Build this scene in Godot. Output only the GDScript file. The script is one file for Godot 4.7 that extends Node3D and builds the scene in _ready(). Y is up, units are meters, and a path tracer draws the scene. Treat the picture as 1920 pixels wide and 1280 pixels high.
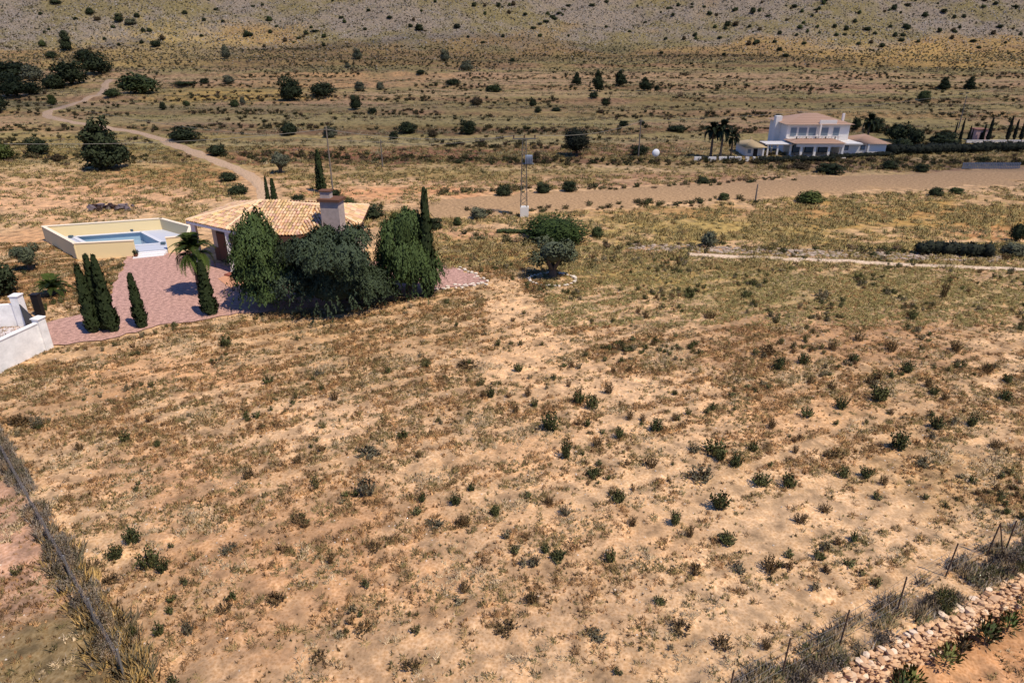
extends Node3D

# ---------------------------------------------------------------- helpers
var rng := RandomNumberGenerator.new()
var fine := FastNoiseLite.new()
var broad := FastNoiseLite.new()
var names := {}
var bank := {}
const EDGES := [88.0, 99.0, 112.0, 128.0, 147.0, 168.0, 190.0, 216.0, 244.0]

func lin(r: float, g: float, b: float, k := 1.0) -> Color:   # an everyday colour (0..255) as a linear base colour
	var c := Color(r / 255.0, g / 255.0, b / 255.0).srgb_to_linear()
	return Color(c.r * k, c.g * k, c.b * k)

func numbered(called: String) -> String:
	var n: int = names.get(called, 0)
	names[called] = n + 1
	return called if n == 0 else "%s_%03d" % [called, n]

func tag(o: Node3D, label: String, category := "", group := "", kind := "") -> void:
	o.set_meta("label", label)
	if category: o.set_meta("category", category)
	if group: o.set_meta("group", group)
	if kind: o.set_meta("kind", kind)

func thing(called: String, label: String, category: String, at: Vector3, turn := 0.0, group := "") -> Node3D:
	var o := Node3D.new()
	o.name = numbered(called)
	o.position = at
	o.rotation.y = turn
	tag(o, label, category, group)
	add_child(o, true)
	return o

func part(called: String, mesh: Mesh, mat: Material, parent: Node3D, at := Vector3.ZERO, turn := Vector3.ZERO) -> MeshInstance3D:
	var o := MeshInstance3D.new()
	o.name = called
	o.mesh = mesh
	o.material_override = mat
	o.position = at
	o.rotation = turn
	parent.add_child(o, true)
	return o

func ground_piece(called: String, mesh: Mesh, mat: Material, label: String) -> MeshInstance3D:
	var o := part(numbered(called), mesh, mat, self)
	o.set_meta("kind", "structure")
	o.set_meta("label", label)
	return o

func bx(w: float, h: float, d: float) -> BoxMesh:
	var key := "box%.3f_%.3f_%.3f" % [w, h, d]
	if not bank.has(key):
		var b := BoxMesh.new()
		b.size = Vector3(w, h, d)
		bank[key] = b
	return bank[key]

func cyl(r0: float, r1: float, h: float, sides := 10) -> CylinderMesh:
	var c := CylinderMesh.new()
	c.bottom_radius = r0
	c.top_radius = r1
	c.height = h
	c.radial_segments = sides
	c.rings = 1
	return c

func paint(c: Color, rough := 0.9, metal := 0.0, tex: Texture2D = null, scale := 1.0) -> StandardMaterial3D:
	var m := StandardMaterial3D.new()
	m.albedo_color = c.linear_to_srgb()
	m.roughness = rough
	m.metallic = metal
	m.metallic_specular = 0.3
	if tex:
		m.albedo_texture = tex
		m.uv1_triplanar = true
		m.uv1_world_triplanar = true
		m.uv1_scale = Vector3.ONE * scale
	return m

func leaf_paint(c: Color, through := 0.25) -> StandardMaterial3D:
	var m := paint(c, 0.75)
	m.vertex_color_use_as_albedo = true
	m.metallic_specular = 0.2
	m.cull_mode = BaseMaterial3D.CULL_DISABLED
	if through > 0.0:
		m.backlight_enabled = true
		m.backlight = Color(through, through, through * 0.6)
	return m

func mesh_of(p: PackedVector3Array, n: PackedVector3Array, c: PackedColorArray) -> ArrayMesh:
	var a := []
	a.resize(Mesh.ARRAY_MAX)
	a[Mesh.ARRAY_VERTEX] = p
	a[Mesh.ARRAY_NORMAL] = n
	if c.size(): a[Mesh.ARRAY_COLOR] = c
	var m := ArrayMesh.new()
	m.add_surface_from_arrays(Mesh.PRIMITIVE_TRIANGLES, a)
	return m

func tube(st: SurfaceTool, a: Vector3, b: Vector3, ra: float, rb: float, sides := 7) -> void:
	var d := (b - a).normalized()
	var u := d.cross(Vector3.RIGHT if absf(d.x) < 0.8 else Vector3.UP).normalized()
	var v := d.cross(u)
	for i in sides:
		var t0 := TAU * i / sides
		var t1 := TAU * (i + 1) / sides
		var e0 := u * cos(t0) + v * sin(t0)
		var e1 := u * cos(t1) + v * sin(t1)
		for q in [[e0, a, ra], [e0, b, rb], [e1, b, rb], [e0, a, ra], [e1, b, rb], [e1, a, ra]]:
			var e: Vector3 = q[0]
			var o: Vector3 = q[1]
			st.set_normal(e)
			st.add_vertex(o + e * float(q[2]))

func poly_st() -> SurfaceTool:
	var st := SurfaceTool.new()
	st.begin(Mesh.PRIMITIVE_TRIANGLES)
	return st

func tri(st: SurfaceTool, a: Vector3, b: Vector3, c: Vector3) -> void:
	st.add_vertex(a)
	st.add_vertex(b)
	st.add_vertex(c)

func quad(st: SurfaceTool, a: Vector3, b: Vector3, c: Vector3, d: Vector3) -> void:
	tri(st, a, b, c)
	tri(st, a, c, d)

func flat_mesh(st: SurfaceTool) -> ArrayMesh:
	st.generate_normals()
	return st.commit()

func ball_dir() -> Vector3:
	var z := rng.randf_range(-1, 1)
	var a := rng.randf() * TAU
	var r := sqrt(1 - z * z)
	return Vector3(r * cos(a), z, r * sin(a))

# ---------------------------------------------------------------- terrain
func slope_base(d: float) -> float:
	if d <= 88.0: return 0.0
	var b := 6.6 * pow((minf(d, 240.0) - 88.0) / 152.0, 1.25)
	return b + maxf(0.0, d - 240.0) * 0.054

func hill_rise(x: float, z: float) -> float:
	return -z - (250.0 + 9.0 * sin(x * 0.017 + 0.6) + 5.0 * sin(x * 0.045))

func land(x: float, z: float) -> float:
	var d := -z + 2.5 * sin(x * 0.031) + 1.2 * sin(x * 0.083 + 1.3)
	var h := slope_base(d)
	if d > 88.0 and d <= 244.0:
		for i in 8:
			var e: float = EDGES[i]
			var l: float = EDGES[i + 1] - e
			if d > e and d <= e + l:
				var t := (d - e) / l
				var s := minf(1.0, t * l / 2.2)
				s = s * s * (3.0 - 2.0 * s)
				h = slope_base(e + l * (0.3 * t + 0.7 * s))
				break
	var q := hill_rise(x, z)
	if q > -150.0:
		h += 0.37 * (12.0 * log(1.0 + exp(q / 12.0)) if q < 200.0 else q)
	var sd := (x - 7.86) * 0.436 + (z + 12.15) * 0.9
	if sd > 0.0: h -= 0.88 * minf(1.0, sd / 0.25)
	if absf(x + 30.6) < 4.9 and absf(z + 51.3) < 3.0:      # the pit under the swimming pool
		if Geometry2D.is_point_in_polygon(Vector2(x, z), POOL_PIT): h -= 1.0
	return h
const POOL_PIT := [Vector2(-35.3, -52.2), Vector2(-29.8, -54.0), Vector2(-26.0, -50.3), Vector2(-31.0, -48.4)]

func wall_side(x: float, z: float) -> float:
	return (x - 7.86) * 0.436 + (z + 12.15) * 0.9

func fence_side(x: float, z: float) -> float:     # metres to the left of the mesh fence
	var a := FA
	var d := (FB - FA).normalized()
	return (z - a.y) * d.x - (x - a.x) * d.y
const FA := Vector2(-24.71, -27.08)
const FB := Vector2(-9.83, -12.16)

func relief(x: float, z: float) -> float:
	var far := clampf(-z / 60.0, 0.3, 4.0)
	var k := 0.045 if -z < 60.0 else 0.045 + (-z - 60.0) * 0.0012
	if -z > 245.0: k += (-z - 245.0) * 0.02
	if x < -8.0 and -z > 30.0 and -z < 60.0: k = 0.015
	if -z < 46.0 and -z > 8.0 and wall_side(x, z) < -1.0 and k > 0.03:
		var across := x * 0.436 + z * 0.9
		return broad.get_noise_2d(x * 60.0 / far * 0.35, z * 60.0 / far * 0.35) * k * 2.0 + 0.022 * sin(across * 7.5 + 3.0 * broad.get_noise_2d(x * 4.0, z * 4.0)) * clampf(0.5 + fine.get_noise_2d(x * 5.0, z * 5.0) * 2.0, 0.0, 1.0)
	return broad.get_noise_2d(x * 60.0 / far * 0.35, z * 60.0 / far * 0.35) * k * 2.0

func ground_at(x: float, z: float) -> float:
	return land(x, z) + relief(x, z)

func p3(v: Vector2, up := 0.0) -> Vector3:
	return Vector3(v.x, land(v.x, v.y) + up, v.y)

# x, z, radius x, radius z, colour, strength
var patches := []
func add_patch(x: float, z: float, rx: float, rz: float, c: Color, k: float, bare := 0.0) -> void:
	patches.append([x, z, rx, rz, c, k, bare])

var soil := lin(216, 180, 140, 1.32)
var cover_k := 1.0

func ground_color(x: float, z: float) -> Color:
	var d := -z
	var n1 := broad.get_noise_2d(x * 2.0, z * 3.0)
	var n2 := fine.get_noise_2d(x * 6.0, z * 9.0)
	var n3 := fine.get_noise_2d(x * 1.7 + 300.0, z * 2.6)
	cover_k = 0.75 + n3 * 0.8
	# old plough lines run parallel to the stone wall
	var along := x * 0.9 - z * 0.436
	var across := x * 0.436 + z * 0.9
	var furrow := fine.get_noise_2d(along * 3.0, across * 46.0)
	if d < 52.0: cover_k += furrow * 1.3
	var c := soil.lerp(lin(190, 156, 118, 1.3), clampf(0.4 + n1 * 0.7 + n2 * 0.4 - furrow * 1.1, 0.0, 1.0))
	c = c.lerp(lin(190, 154, 118, 1.3), clampf(n3 * 1.3, 0.0, 0.7))
	if wall_side(x, z) > 0.0:
		c = lin(208, 160, 118, 1.3).lerp(lin(186, 138, 98, 1.3), 0.5 + n2)
		cover_k = 0.25
	if fence_side(x, z) > 0.0 and d < 30.0:
		c = lin(196, 156, 130, 1.3).lerp(lin(140, 120, 88, 1.3), clampf(0.4 + n3 * 1.6 + n2, 0, 1))
	if d > 78.0:
		var t := clampf((d - 78.0) / 12.0 + n1, 0.0, 1.0)
		var w := 2.5 * sin(x * 0.031) + 1.2 * sin(x * 0.083 + 1.3)
		var streak := broad.get_noise_2d(x * 1.4, (d + w) * 14.0)
		var strip := clampf(0.5 + streak * 1.8, 0.0, 1.0)
		var g := lin(162, 147, 96, 1.3).lerp(lin(190, 166, 112, 1.3), strip)
		g = g.lerp(lin(190, 152, 118, 1.3), clampf(n1 * 1.5 + n3 * 1.5 - streak, 0.0, 0.85))
		g = g.lerp(lin(134, 120, 86, 1.3), clampf(-n1 * 1.2 + n2 * 0.6 + streak * 1.3, 0.0, 0.8))
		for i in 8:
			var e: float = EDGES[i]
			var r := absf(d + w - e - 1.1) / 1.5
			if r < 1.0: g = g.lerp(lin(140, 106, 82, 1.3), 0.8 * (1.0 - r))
		c = c.lerp(g, t)
	var q := hill_rise(x, z) + n1 * 16.0 + n3 * 9.0
	if q > -42.0:
		var yellow := lin(170, 144, 98, 1.0).lerp(lin(160, 132, 98, 1.0), clampf(0.5 + n2 * 1.5, 0, 1))
		c = c.lerp(yellow, clampf((q + 42.0) / 22.0, 0.0, 1.0))
		var up := clampf((q + 2.0 - 0.03 * x + 46.0 * broad.get_noise_2d(x * 1.1 + 50.0, z * 1.4)) / 14.0, 0.0, 1.0)
		var stone := lin(152, 140, 126, 1.0).lerp(lin(142, 130, 94, 1.0), clampf(0.42 + n1 * 2.0 + n2 * 1.4, 0, 1))
		c = c.lerp(stone, up)
	var n4 := fine.get_noise_2d(x * 7.0 + 40.0, z * 11.0) * 0.9 + fine.get_noise_2d(x * 26.0, z * 34.0) * 0.55
	for p in patches:
		var ex: float = (x - p[0]) / p[2]
		var ez: float = (z - p[1]) / p[3]
		var r2 := ex * ex + ez * ez
		if r2 < 3.0:
			var k := 1.0 - smoothstep(0.3, 1.35, sqrt(r2) + n4)
			if k > 0.0:
				c = c.lerp(p[4], k * p[5])
				cover_k *= 1.0 - k * p[6]
	return c

func build_ground(mat: Material) -> void:
	var rows: Array[float] = []
	for z in [60.0, 40.0, 25.0, 15.0, 8.0, 3.0, -1.0, -4.0, -6.0]: rows.append(z)
	var d := 7.5
	while d < 340.0:
		rows.append(-d)
		d *= 1.0085
	for z in [360.0, 400.0, 460.0, 540.0, 640.0]: rows.append(-z)
	var cols := 460
	var p := PackedVector3Array()
	var c := PackedColorArray()
	var uv := PackedVector2Array()
	var idx := PackedInt32Array()
	var nr := rows.size()
	for i in nr:
		var z: float = rows[i]
		var half := 38.0 + maxf(-z, 0.0) * 1.15
		for j in cols:
			var x := half * (2.0 * j / (cols - 1) - 1.0)
			p.append(Vector3(x, ground_at(x, z), z))
			c.append(ground_color(x, z))
			uv.append(Vector2(x, z) / 13.0)
	for i in nr - 1:
		for j in cols - 1:
			var a := i * cols + j
			idx.append_array([a, a + cols, a + 1, a + 1, a + cols, a + cols + 1])
	var n := PackedVector3Array()
	n.resize(p.size())
	for i in nr:
		for j in cols:
			var a := i * cols + j
			var du := p[a + (1 if j < cols - 1 else 0)] - p[a - (1 if j > 0 else 0)]
			var dv := p[a + (cols if i < nr - 1 else 0)] - p[a - (cols if i > 0 else 0)]
			n[a] = dv.cross(-du).normalized()
			if n[a].y < 0.0: n[a] = -n[a]
	var arr := []
	arr.resize(Mesh.ARRAY_MAX)
	arr[Mesh.ARRAY_VERTEX] = p
	arr[Mesh.ARRAY_NORMAL] = n
	arr[Mesh.ARRAY_COLOR] = c
	arr[Mesh.ARRAY_TEX_UV] = uv
	arr[Mesh.ARRAY_INDEX] = idx
	var m := ArrayMesh.new()
	m.add_surface_from_arrays(Mesh.PRIMITIVE_TRIANGLES, arr)
	ground_piece("ground", m, mat, "dry sandy field, grassy terraces and stony hillside behind")

func ribbon(called: String, pts: Array, width: float, mat: Material, label: String, lift := 0.07) -> void:
	var curve := Curve3D.new()
	for i in pts.size():
		var v: Vector2 = pts[i]
		var a: Vector2 = pts[maxi(i - 1, 0)]
		var b: Vector2 = pts[mini(i + 1, pts.size() - 1)]
		var t := (b - a) / 6.0
		curve.add_point(Vector3(v.x, 0, v.y), Vector3(-t.x, 0, -t.y), Vector3(t.x, 0, t.y))
	var n := int(curve.get_baked_length() / 0.7)
	var st := poly_st()
	st.set_smooth_group(0)
	var last: Array = []
	for i in n + 1:
		var o := curve.sample_baked(curve.get_baked_length() * i / n)
		var o2 := curve.sample_baked(minf(curve.get_baked_length() * i / n + 0.5, curve.get_baked_length()))
		var o1 := curve.sample_baked(maxf(curve.get_baked_length() * i / n - 0.5, 0.0))
		var s := (o2 - o1).cross(Vector3.UP).normalized()
		var row: Array = []
		for k in 7:
			var t := k / 3.0 - 1.0
			var wob := 1.0 + (fine.get_noise_2d(o.x * 9.0 + k * 50.0, o.z * 9.0) * 0.7 if absf(t) > 0.9 else 0.0)
			var q := o + s * t * width * 0.5 * wob
			q.y = ground_at(q.x, q.z) + lift - (lift + 0.05) * pow(absf(t), 4.0)
			row.append(q)
		if last:
			for k in 6:
				quad(st, last[k], row[k], row[k + 1], last[k + 1])
		last = row
	ground_piece(called, flat_mesh(st), mat, label)

func sheet(called: String, pts: Array, up: float, mat: Material, label: String, rough_edge := 0.25) -> void:
	var ring := PackedVector2Array()
	for i in pts.size():
		var a: Vector2 = pts[i]
		var b: Vector2 = pts[(i + 1) % pts.size()]
		var n := maxi(1, int(a.distance_to(b) / 0.4))
		var side := (b - a).orthogonal().normalized()
		for k in n:
			var q := a.lerp(b, float(k) / n)
			ring.append(q + side * fine.get_noise_2d(q.x * 40.0, q.y * 40.0) * rough_edge * 2.0)
	var st := poly_st()
	var t := Geometry2D.triangulate_polygon(ring)
	for i in t:
		st.set_normal(Vector3.UP)
		st.add_vertex(Vector3(ring[i].x, up, ring[i].y))
	ground_piece(called, st.commit(), mat, label)

# ---------------------------------------------------------------- foliage
class Leaves:
	var p := PackedVector3Array()
	var n := PackedVector3Array()
	var c := PackedColorArray()
	func leaf(at: Vector3, along: Vector3, side: Vector3, nor: Vector3, col: Color, four := true) -> void:
		if along.cross(side).dot(nor) > 0.0: side = -side
		if four:
			var m := at + along * 0.5
			p.append_array([at, m - side, at + along, at, at + along, m + side])
			n.append_array([nor, nor, nor, nor, nor, nor])
			c.append_array([col, col, col, col, col, col])
		else:
			p.append_array([at - side, at + along, at + side] if (side * 2.0).cross(along).dot(nor) > 0.0 else [at + side, at + along, at - side])
			n.append_array([nor, nor, nor])
			c.append_array([col, col, col])

func fill_lobes(lv: Leaves, lobes: Array, count: int, size: float, c0: Color, c1: Color, droop := 0.0, four := true, floor_y := 0.0) -> void:
	var total := 0.0
	for l in lobes: total += l[1].x * l[1].z
	for l in lobes:
		var r: Vector3 = l[1]
		var o: Vector3 = l[0]
		var tone := rng.randf()
		for i in int(count * r.x * r.z / total):
			var dir := ball_dir()
			var k := pow(rng.randf(), 0.3) * rng.randf_range(0.85, 1.14)
			var at := o + dir * r * k
			if at.y < floor_y: continue
			var out := (dir + ball_dir() * 0.55 + Vector3.UP * 0.15).normalized()
			var along := (ball_dir() + dir * 0.6 + Vector3.DOWN * droop).normalized()
			var side := along.cross(out).normalized()
			var s := size * rng.randf_range(0.6, 1.35)
			lv.leaf(at - along * s * 0.5, along * s, side * s * 0.3, out, c0.lerp(c1, clampf(tone * 0.6 + rng.randf() * 0.5 - 0.05, 0, 1)), four)

func core(lv: Leaves, o: Vector3, r: Vector3, col: Color) -> void:
	var rings := 5
	var seg := 8
	for i in rings:
		for j in seg:
			var v: Array = []
			for q in [[i, j], [i + 1, j], [i + 1, j + 1], [i, j + 1]]:
				var a: float = PI * q[0] / rings
				var b: float = TAU * q[1] / seg
				v.append(Vector3(sin(a) * cos(b), cos(a), sin(a) * sin(b)))
			for t in [[0, 1, 2], [0, 2, 3]]:
				for k in t:
					var e: Vector3 = v[k]
					var at := o + e * r
					at.y = maxf(at.y, 0.0)
					lv.p.append(at)
					lv.n.append(e)
					lv.c.append(col)

func crown_mesh(kind: String, seed_: int) -> ArrayMesh:      # crowns in a box one metre wide and one metre tall
	rng.seed = seed_
	var lv := Leaves.new()
	var lobes: Array = []
	var dark := Color(0.78, 0.78, 0.78)
	var pale := Color(1.28, 1.22, 1.0)
	match kind:
		"leafy":
			for i in 9:
				var a := rng.randf() * TAU
				var q := rng.randf_range(0.05, 0.27)
				lobes.append([Vector3(cos(a) * q, rng.randf_range(0.28, 0.68), sin(a) * q), Vector3(0.2, 0.2, 0.2) * rng.randf_range(0.85, 1.25)])
			lobes.append([Vector3(0, 0.3, 0), Vector3(0.42, 0.28, 0.42)])
			core(lv, Vector3(0, 0.42, 0), Vector3(0.2, 0.26, 0.2), Color(0.85, 0.85, 0.85))
			fill_lobes(lv, lobes, 2600, 0.08, dark, pale)
		"pine":
			var y := 0.2
			while y < 0.95:
				var w := 0.36 * (1.0 - pow(y, 2.2)) + 0.06
				for i in 6:
					var a := rng.randf() * TAU
					var q := w * rng.randf_range(0.15, 0.75)
					lobes.append([Vector3(cos(a) * q, y + rng.randf_range(-0.05, 0.05), sin(a) * q), Vector3(w * 0.55, 0.125, w * 0.55)])
				y += 0.13
			core(lv, Vector3(0, 0.45, 0), Vector3(0.15, 0.3, 0.15), Color(0.85, 0.85, 0.85))
			fill_lobes(lv, lobes, 7500, 0.06, dark, pale)
		"ball":
			lobes = [[Vector3(0, 0.54, 0), Vector3(0.46, 0.44, 0.46)], [Vector3(-0.1, 0.66, 0.1), Vector3(0.3, 0.28, 0.3)], [Vector3(0.18, 0.5, 0.14), Vector3(0.3, 0.3, 0.3)]]
			core(lv, Vector3(0, 0.54, 0), Vector3(0.33, 0.32, 0.33), Color(0.85, 0.85, 0.85))
			fill_lobes(lv, lobes, 4200, 0.06, dark, pale)
		"dome":
			lobes = [[Vector3(0, 0.3, 0), Vector3(0.5, 0.66, 0.5)], [Vector3(0.25, 0.3, 0), Vector3(0.27, 0.45, 0.35)], [Vector3(-0.22, 0.35, 0.1), Vector3(0.27, 0.5, 0.3)]]
			core(lv, Vector3(0, 0.3, 0), Vector3(0.36, 0.46, 0.36), Color(0.85, 0.85, 0.85))
			fill_lobes(lv, lobes, 7000, 0.05, dark, pale)
		"olive":
			for i in 13:
				var a := rng.randf() * TAU
				var q := rng.randf_range(0.08, 0.3)
				lobes.append([Vector3(cos(a) * q, rng.randf_range(0.45, 0.82), sin(a) * q), Vector3(0.19, 0.17, 0.19) * rng.randf_range(0.8, 1.2)])
			core(lv, Vector3(0, 0.62, 0), Vector3(0.26, 0.24, 0.26), Color(0.85, 0.85, 0.85))
			fill_lobes(lv, lobes, 4200, 0.055, dark, pale, 0.2)
		"cypress":
			var y := 0.05
			while y < 0.97:
				var w := 0.52 * pow(1.0 - y, 0.62) * smoothstep(-0.12, 0.16, y) * rng.randf_range(0.9, 1.1)
				for i in 3:
					var a := rng.randf() * TAU
					lobes.append([Vector3(cos(a) * w * 0.35, y, sin(a) * w * 0.35), Vector3(w * 0.68, 0.06, w * 0.68)])
				y += 0.045
			core(lv, Vector3(0, 0.34, 0), Vector3(0.27, 0.38, 0.27), Color(0.85, 0.85, 0.85))
			for l in lobes:
				var r: Vector3 = l[1]
				var o: Vector3 = l[0]
				for i in 70:
					var dir := ball_dir()
					var at := o + dir * r * pow(rng.randf(), 0.25)
					var out := Vector3(dir.x, 0.25, dir.z).normalized() + ball_dir() * 0.35
					var along := (Vector3.UP * 0.045 + dir * Vector3(0.09, 0, 0.09)) * rng.randf_range(0.5, 1.6)
					var side := out.cross(Vector3.UP).normalized()
					lv.leaf(at, along, side * 0.07, out.normalized(), dark.lerp(pale, rng.randf()))
	return mesh_of(lv.p, lv.n, lv.c)

func trunk_mesh(kind: String) -> ArrayMesh:
	var st := poly_st()
	if kind == "olive":
		tube(st, Vector3(0, -0.04, 0), Vector3(0.01, 0.2, 0), 0.09, 0.07)
		for i in 5:
			var a := TAU * i / 5.0
			tube(st, Vector3(0.01, 0.16, 0), Vector3(cos(a) * 0.22, 0.55, sin(a) * 0.22), 0.05, 0.015, 5)
	elif kind == "cypress":
		tube(st, Vector3(0, -0.03, 0), Vector3(0, 0.7, 0), 0.1, 0.03)
	else:
		tube(st, Vector3(0, -0.05, 0), Vector3(0.01, 0.55, 0), 0.045, 0.02)
		for i in 3:
			var a := TAU * i / 3.0 + 0.5
			tube(st, Vector3(0, 0.2, 0), Vector3(cos(a) * 0.2, 0.5, sin(a) * 0.2), 0.025, 0.01, 5)
	return st.commit()

var kind_names := {"leafy": ["round_bush", "bush"], "pine": ["pine_tree", "tree"], "ball": ["round_tree", "tree"], "dome": ["dome_bush", "bush"], "olive": ["olive_tree", "tree"], "cypress": ["cypress_tree", "tree"]}
var bark: StandardMaterial3D
var greens := {}

func crown_of(kind: String, v: int) -> ArrayMesh:
	var key := kind + str(v)
	if not bank.has(key): bank[key] = crown_mesh(kind, 100 + v * 7 + kind.length() * 31)
	return bank[key]

func plant_tree(kind: String, x: float, z: float, w: float, h: float, label: String, tint: String, v: int) -> Node3D:
	var words: Array = kind_names[kind]
	var called: String = words[0]
	var cat: String = words[1]
	if kind == "leafy" and " tree" in label.get_slice(" beside ", 0).get_slice(" behind ", 0).get_slice(" of the ", 0).get_slice(" above ", 0).get_slice(" on the ", 0).get_slice(" in the ", 0).get_slice(" by ", 0).get_slice(" right of ", 0).get_slice(" left of ", 0).get_slice(" below ", 0).get_slice(" at the ", 0):
		called = "broad_tree"
		cat = "tree"
	var t := thing(called, label, cat, Vector3(x, ground_at(x, z) - 0.03, z), rng.randf() * TAU)
	t.scale = Vector3(w, h, w)
	part("crown", crown_of(kind, v), greens[tint], t)
	if not bank.has("trunk" + kind): bank["trunk" + kind] = trunk_mesh(kind)
	part("trunk", bank["trunk" + kind], bark, t)
	return t

# a multimesh of many alike small things, listed as x, y, z, scale width, scale height, turn, colour
func scatter(called: String, mesh: Mesh, mat: Material, list: Array, label: String) -> void:
	var mm := MultiMesh.new()
	mm.transform_format = MultiMesh.TRANSFORM_3D
	mm.use_colors = true
	mm.mesh = mesh
	mm.instance_count = list.size()
	var buf := PackedFloat32Array()
	buf.resize(list.size() * 16)
	var i := 0
	for e in list:
		var at: Vector3 = e[0]
		var w: float = e[1]
		var h: float = e[2]
		var c: Color = e[4]
		var cs := cos(e[3]) * w
		var sn := sin(e[3]) * w
		buf[i] = cs; buf[i + 1] = 0; buf[i + 2] = sn; buf[i + 3] = at.x
		buf[i + 4] = 0; buf[i + 5] = h; buf[i + 6] = 0; buf[i + 7] = at.y
		buf[i + 8] = -sn; buf[i + 9] = 0; buf[i + 10] = cs; buf[i + 11] = at.z
		buf[i + 12] = c.r; buf[i + 13] = c.g; buf[i + 14] = c.b; buf[i + 15] = 1.0
		i += 16
	mm.buffer = buf
	var o := MultiMeshInstance3D.new()
	o.name = numbered(called)
	o.multimesh = mm
	o.material_override = mat
	o.set_meta("kind", "stuff")
	o.set_meta("label", label)
	add_child(o, true)

func tuft_mesh(seed_: int, blades: int, spread: float, lean: float) -> ArrayMesh:
	rng.seed = seed_
	var lv := Leaves.new()
	for i in blades:
		var a := rng.randf() * TAU
		var o := Vector3(cos(a), 0, sin(a)) * sqrt(rng.randf()) * spread
		o.y = -0.08
		var b := rng.randf() * TAU
		var up := Vector3(cos(b) * lean * rng.randf(), rng.randf_range(0.5, 1.1), sin(b) * lean * rng.randf())
		var side := Vector3(-sin(b), 0, cos(b)) * rng.randf_range(0.05, 0.1)
		var s := rng.randf_range(0.75, 1.25)
		lv.leaf(o, up, side, (Vector3.UP * 0.8 + Vector3(cos(a), 0, sin(a)) * 0.6).normalized(), Color(s, s, s), false)
	return mesh_of(lv.p, lv.n, lv.c)

func shrub_mesh(seed_: int, stems: int, upright: float, leaf: float) -> ArrayMesh:    # one metre wide and tall
	rng.seed = seed_
	var lv := Leaves.new()
	for i in stems:
		var a := rng.randf() * TAU
		var r := sqrt(rng.randf())
		var tip := Vector3(cos(a) * r * 0.48, rng.randf_range(0.55, 1.0) * (1.0 - 0.3 * r * r), sin(a) * r * 0.48)
		var foot := Vector3(tip.x * (0.25 + 0.45 * upright), -0.03, tip.z * (0.25 + 0.45 * upright))
		var tone := rng.randf_range(0.7, 1.2)
		lv.leaf(foot, tip - foot, Vector3(-sin(a), 0, cos(a)) * 0.012, Vector3(cos(a), 0.4, sin(a)).normalized(), Color(0.9, 0.7, 0.5) * tone)
		for k in 9:
			var f := (k + 1.5) / 10.0
			var at := foot.lerp(tip, f)
			var out := (Vector3(cos(a) * r, 0.5, sin(a) * r) + ball_dir() * 0.8).normalized()
			var along := (ball_dir() * 0.8 + Vector3.UP * (0.4 + upright)).normalized() * leaf * rng.randf_range(0.7, 1.3)
			lv.leaf(at, along, along.cross(out).normalized() * leaf * 0.3, out, Color(tone, tone, tone * rng.randf_range(0.8, 1.0)))
	return mesh_of(lv.p, lv.n, lv.c)

func frond_mesh(seed_: int, fall: float, broad_ := 1.0) -> ArrayMesh:       # a feather leaf one metre long, arching along +x
	rng.seed = seed_
	var lv := Leaves.new()
	var n := 22
	var prev := Vector3.ZERO
	for i in n:
		var t := (i + 1.0) / n
		var o := Vector3(sin(t * 1.2) / 1.2, 0.38 * sin(t * 2.2) - fall * t * t, 0)
		var d := (o - prev).normalized()
		lv.leaf(prev, o - prev, Vector3(0, 0, 0.012), Vector3.UP, Color(1.1, 1.0, 0.7))
		if i > 2:
			var l := 0.26 * sin(PI * clampf(t * 0.86 + 0.12, 0, 1)) + 0.03
			for s in [-1.0, 1.0]:
				var along := (Vector3(0, -0.3, s) + d * 0.75).normalized() * l * rng.randf_range(0.85, 1.1)
				var v := rng.randf_range(0.75, 1.25)
				lv.leaf(o, along, d * 0.034 * broad_, (Vector3.UP + Vector3(0, 0, -s * 0.4)).normalized(), Color(v, v, v))
		prev = o
	return mesh_of(lv.p, lv.n, lv.c)

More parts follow.
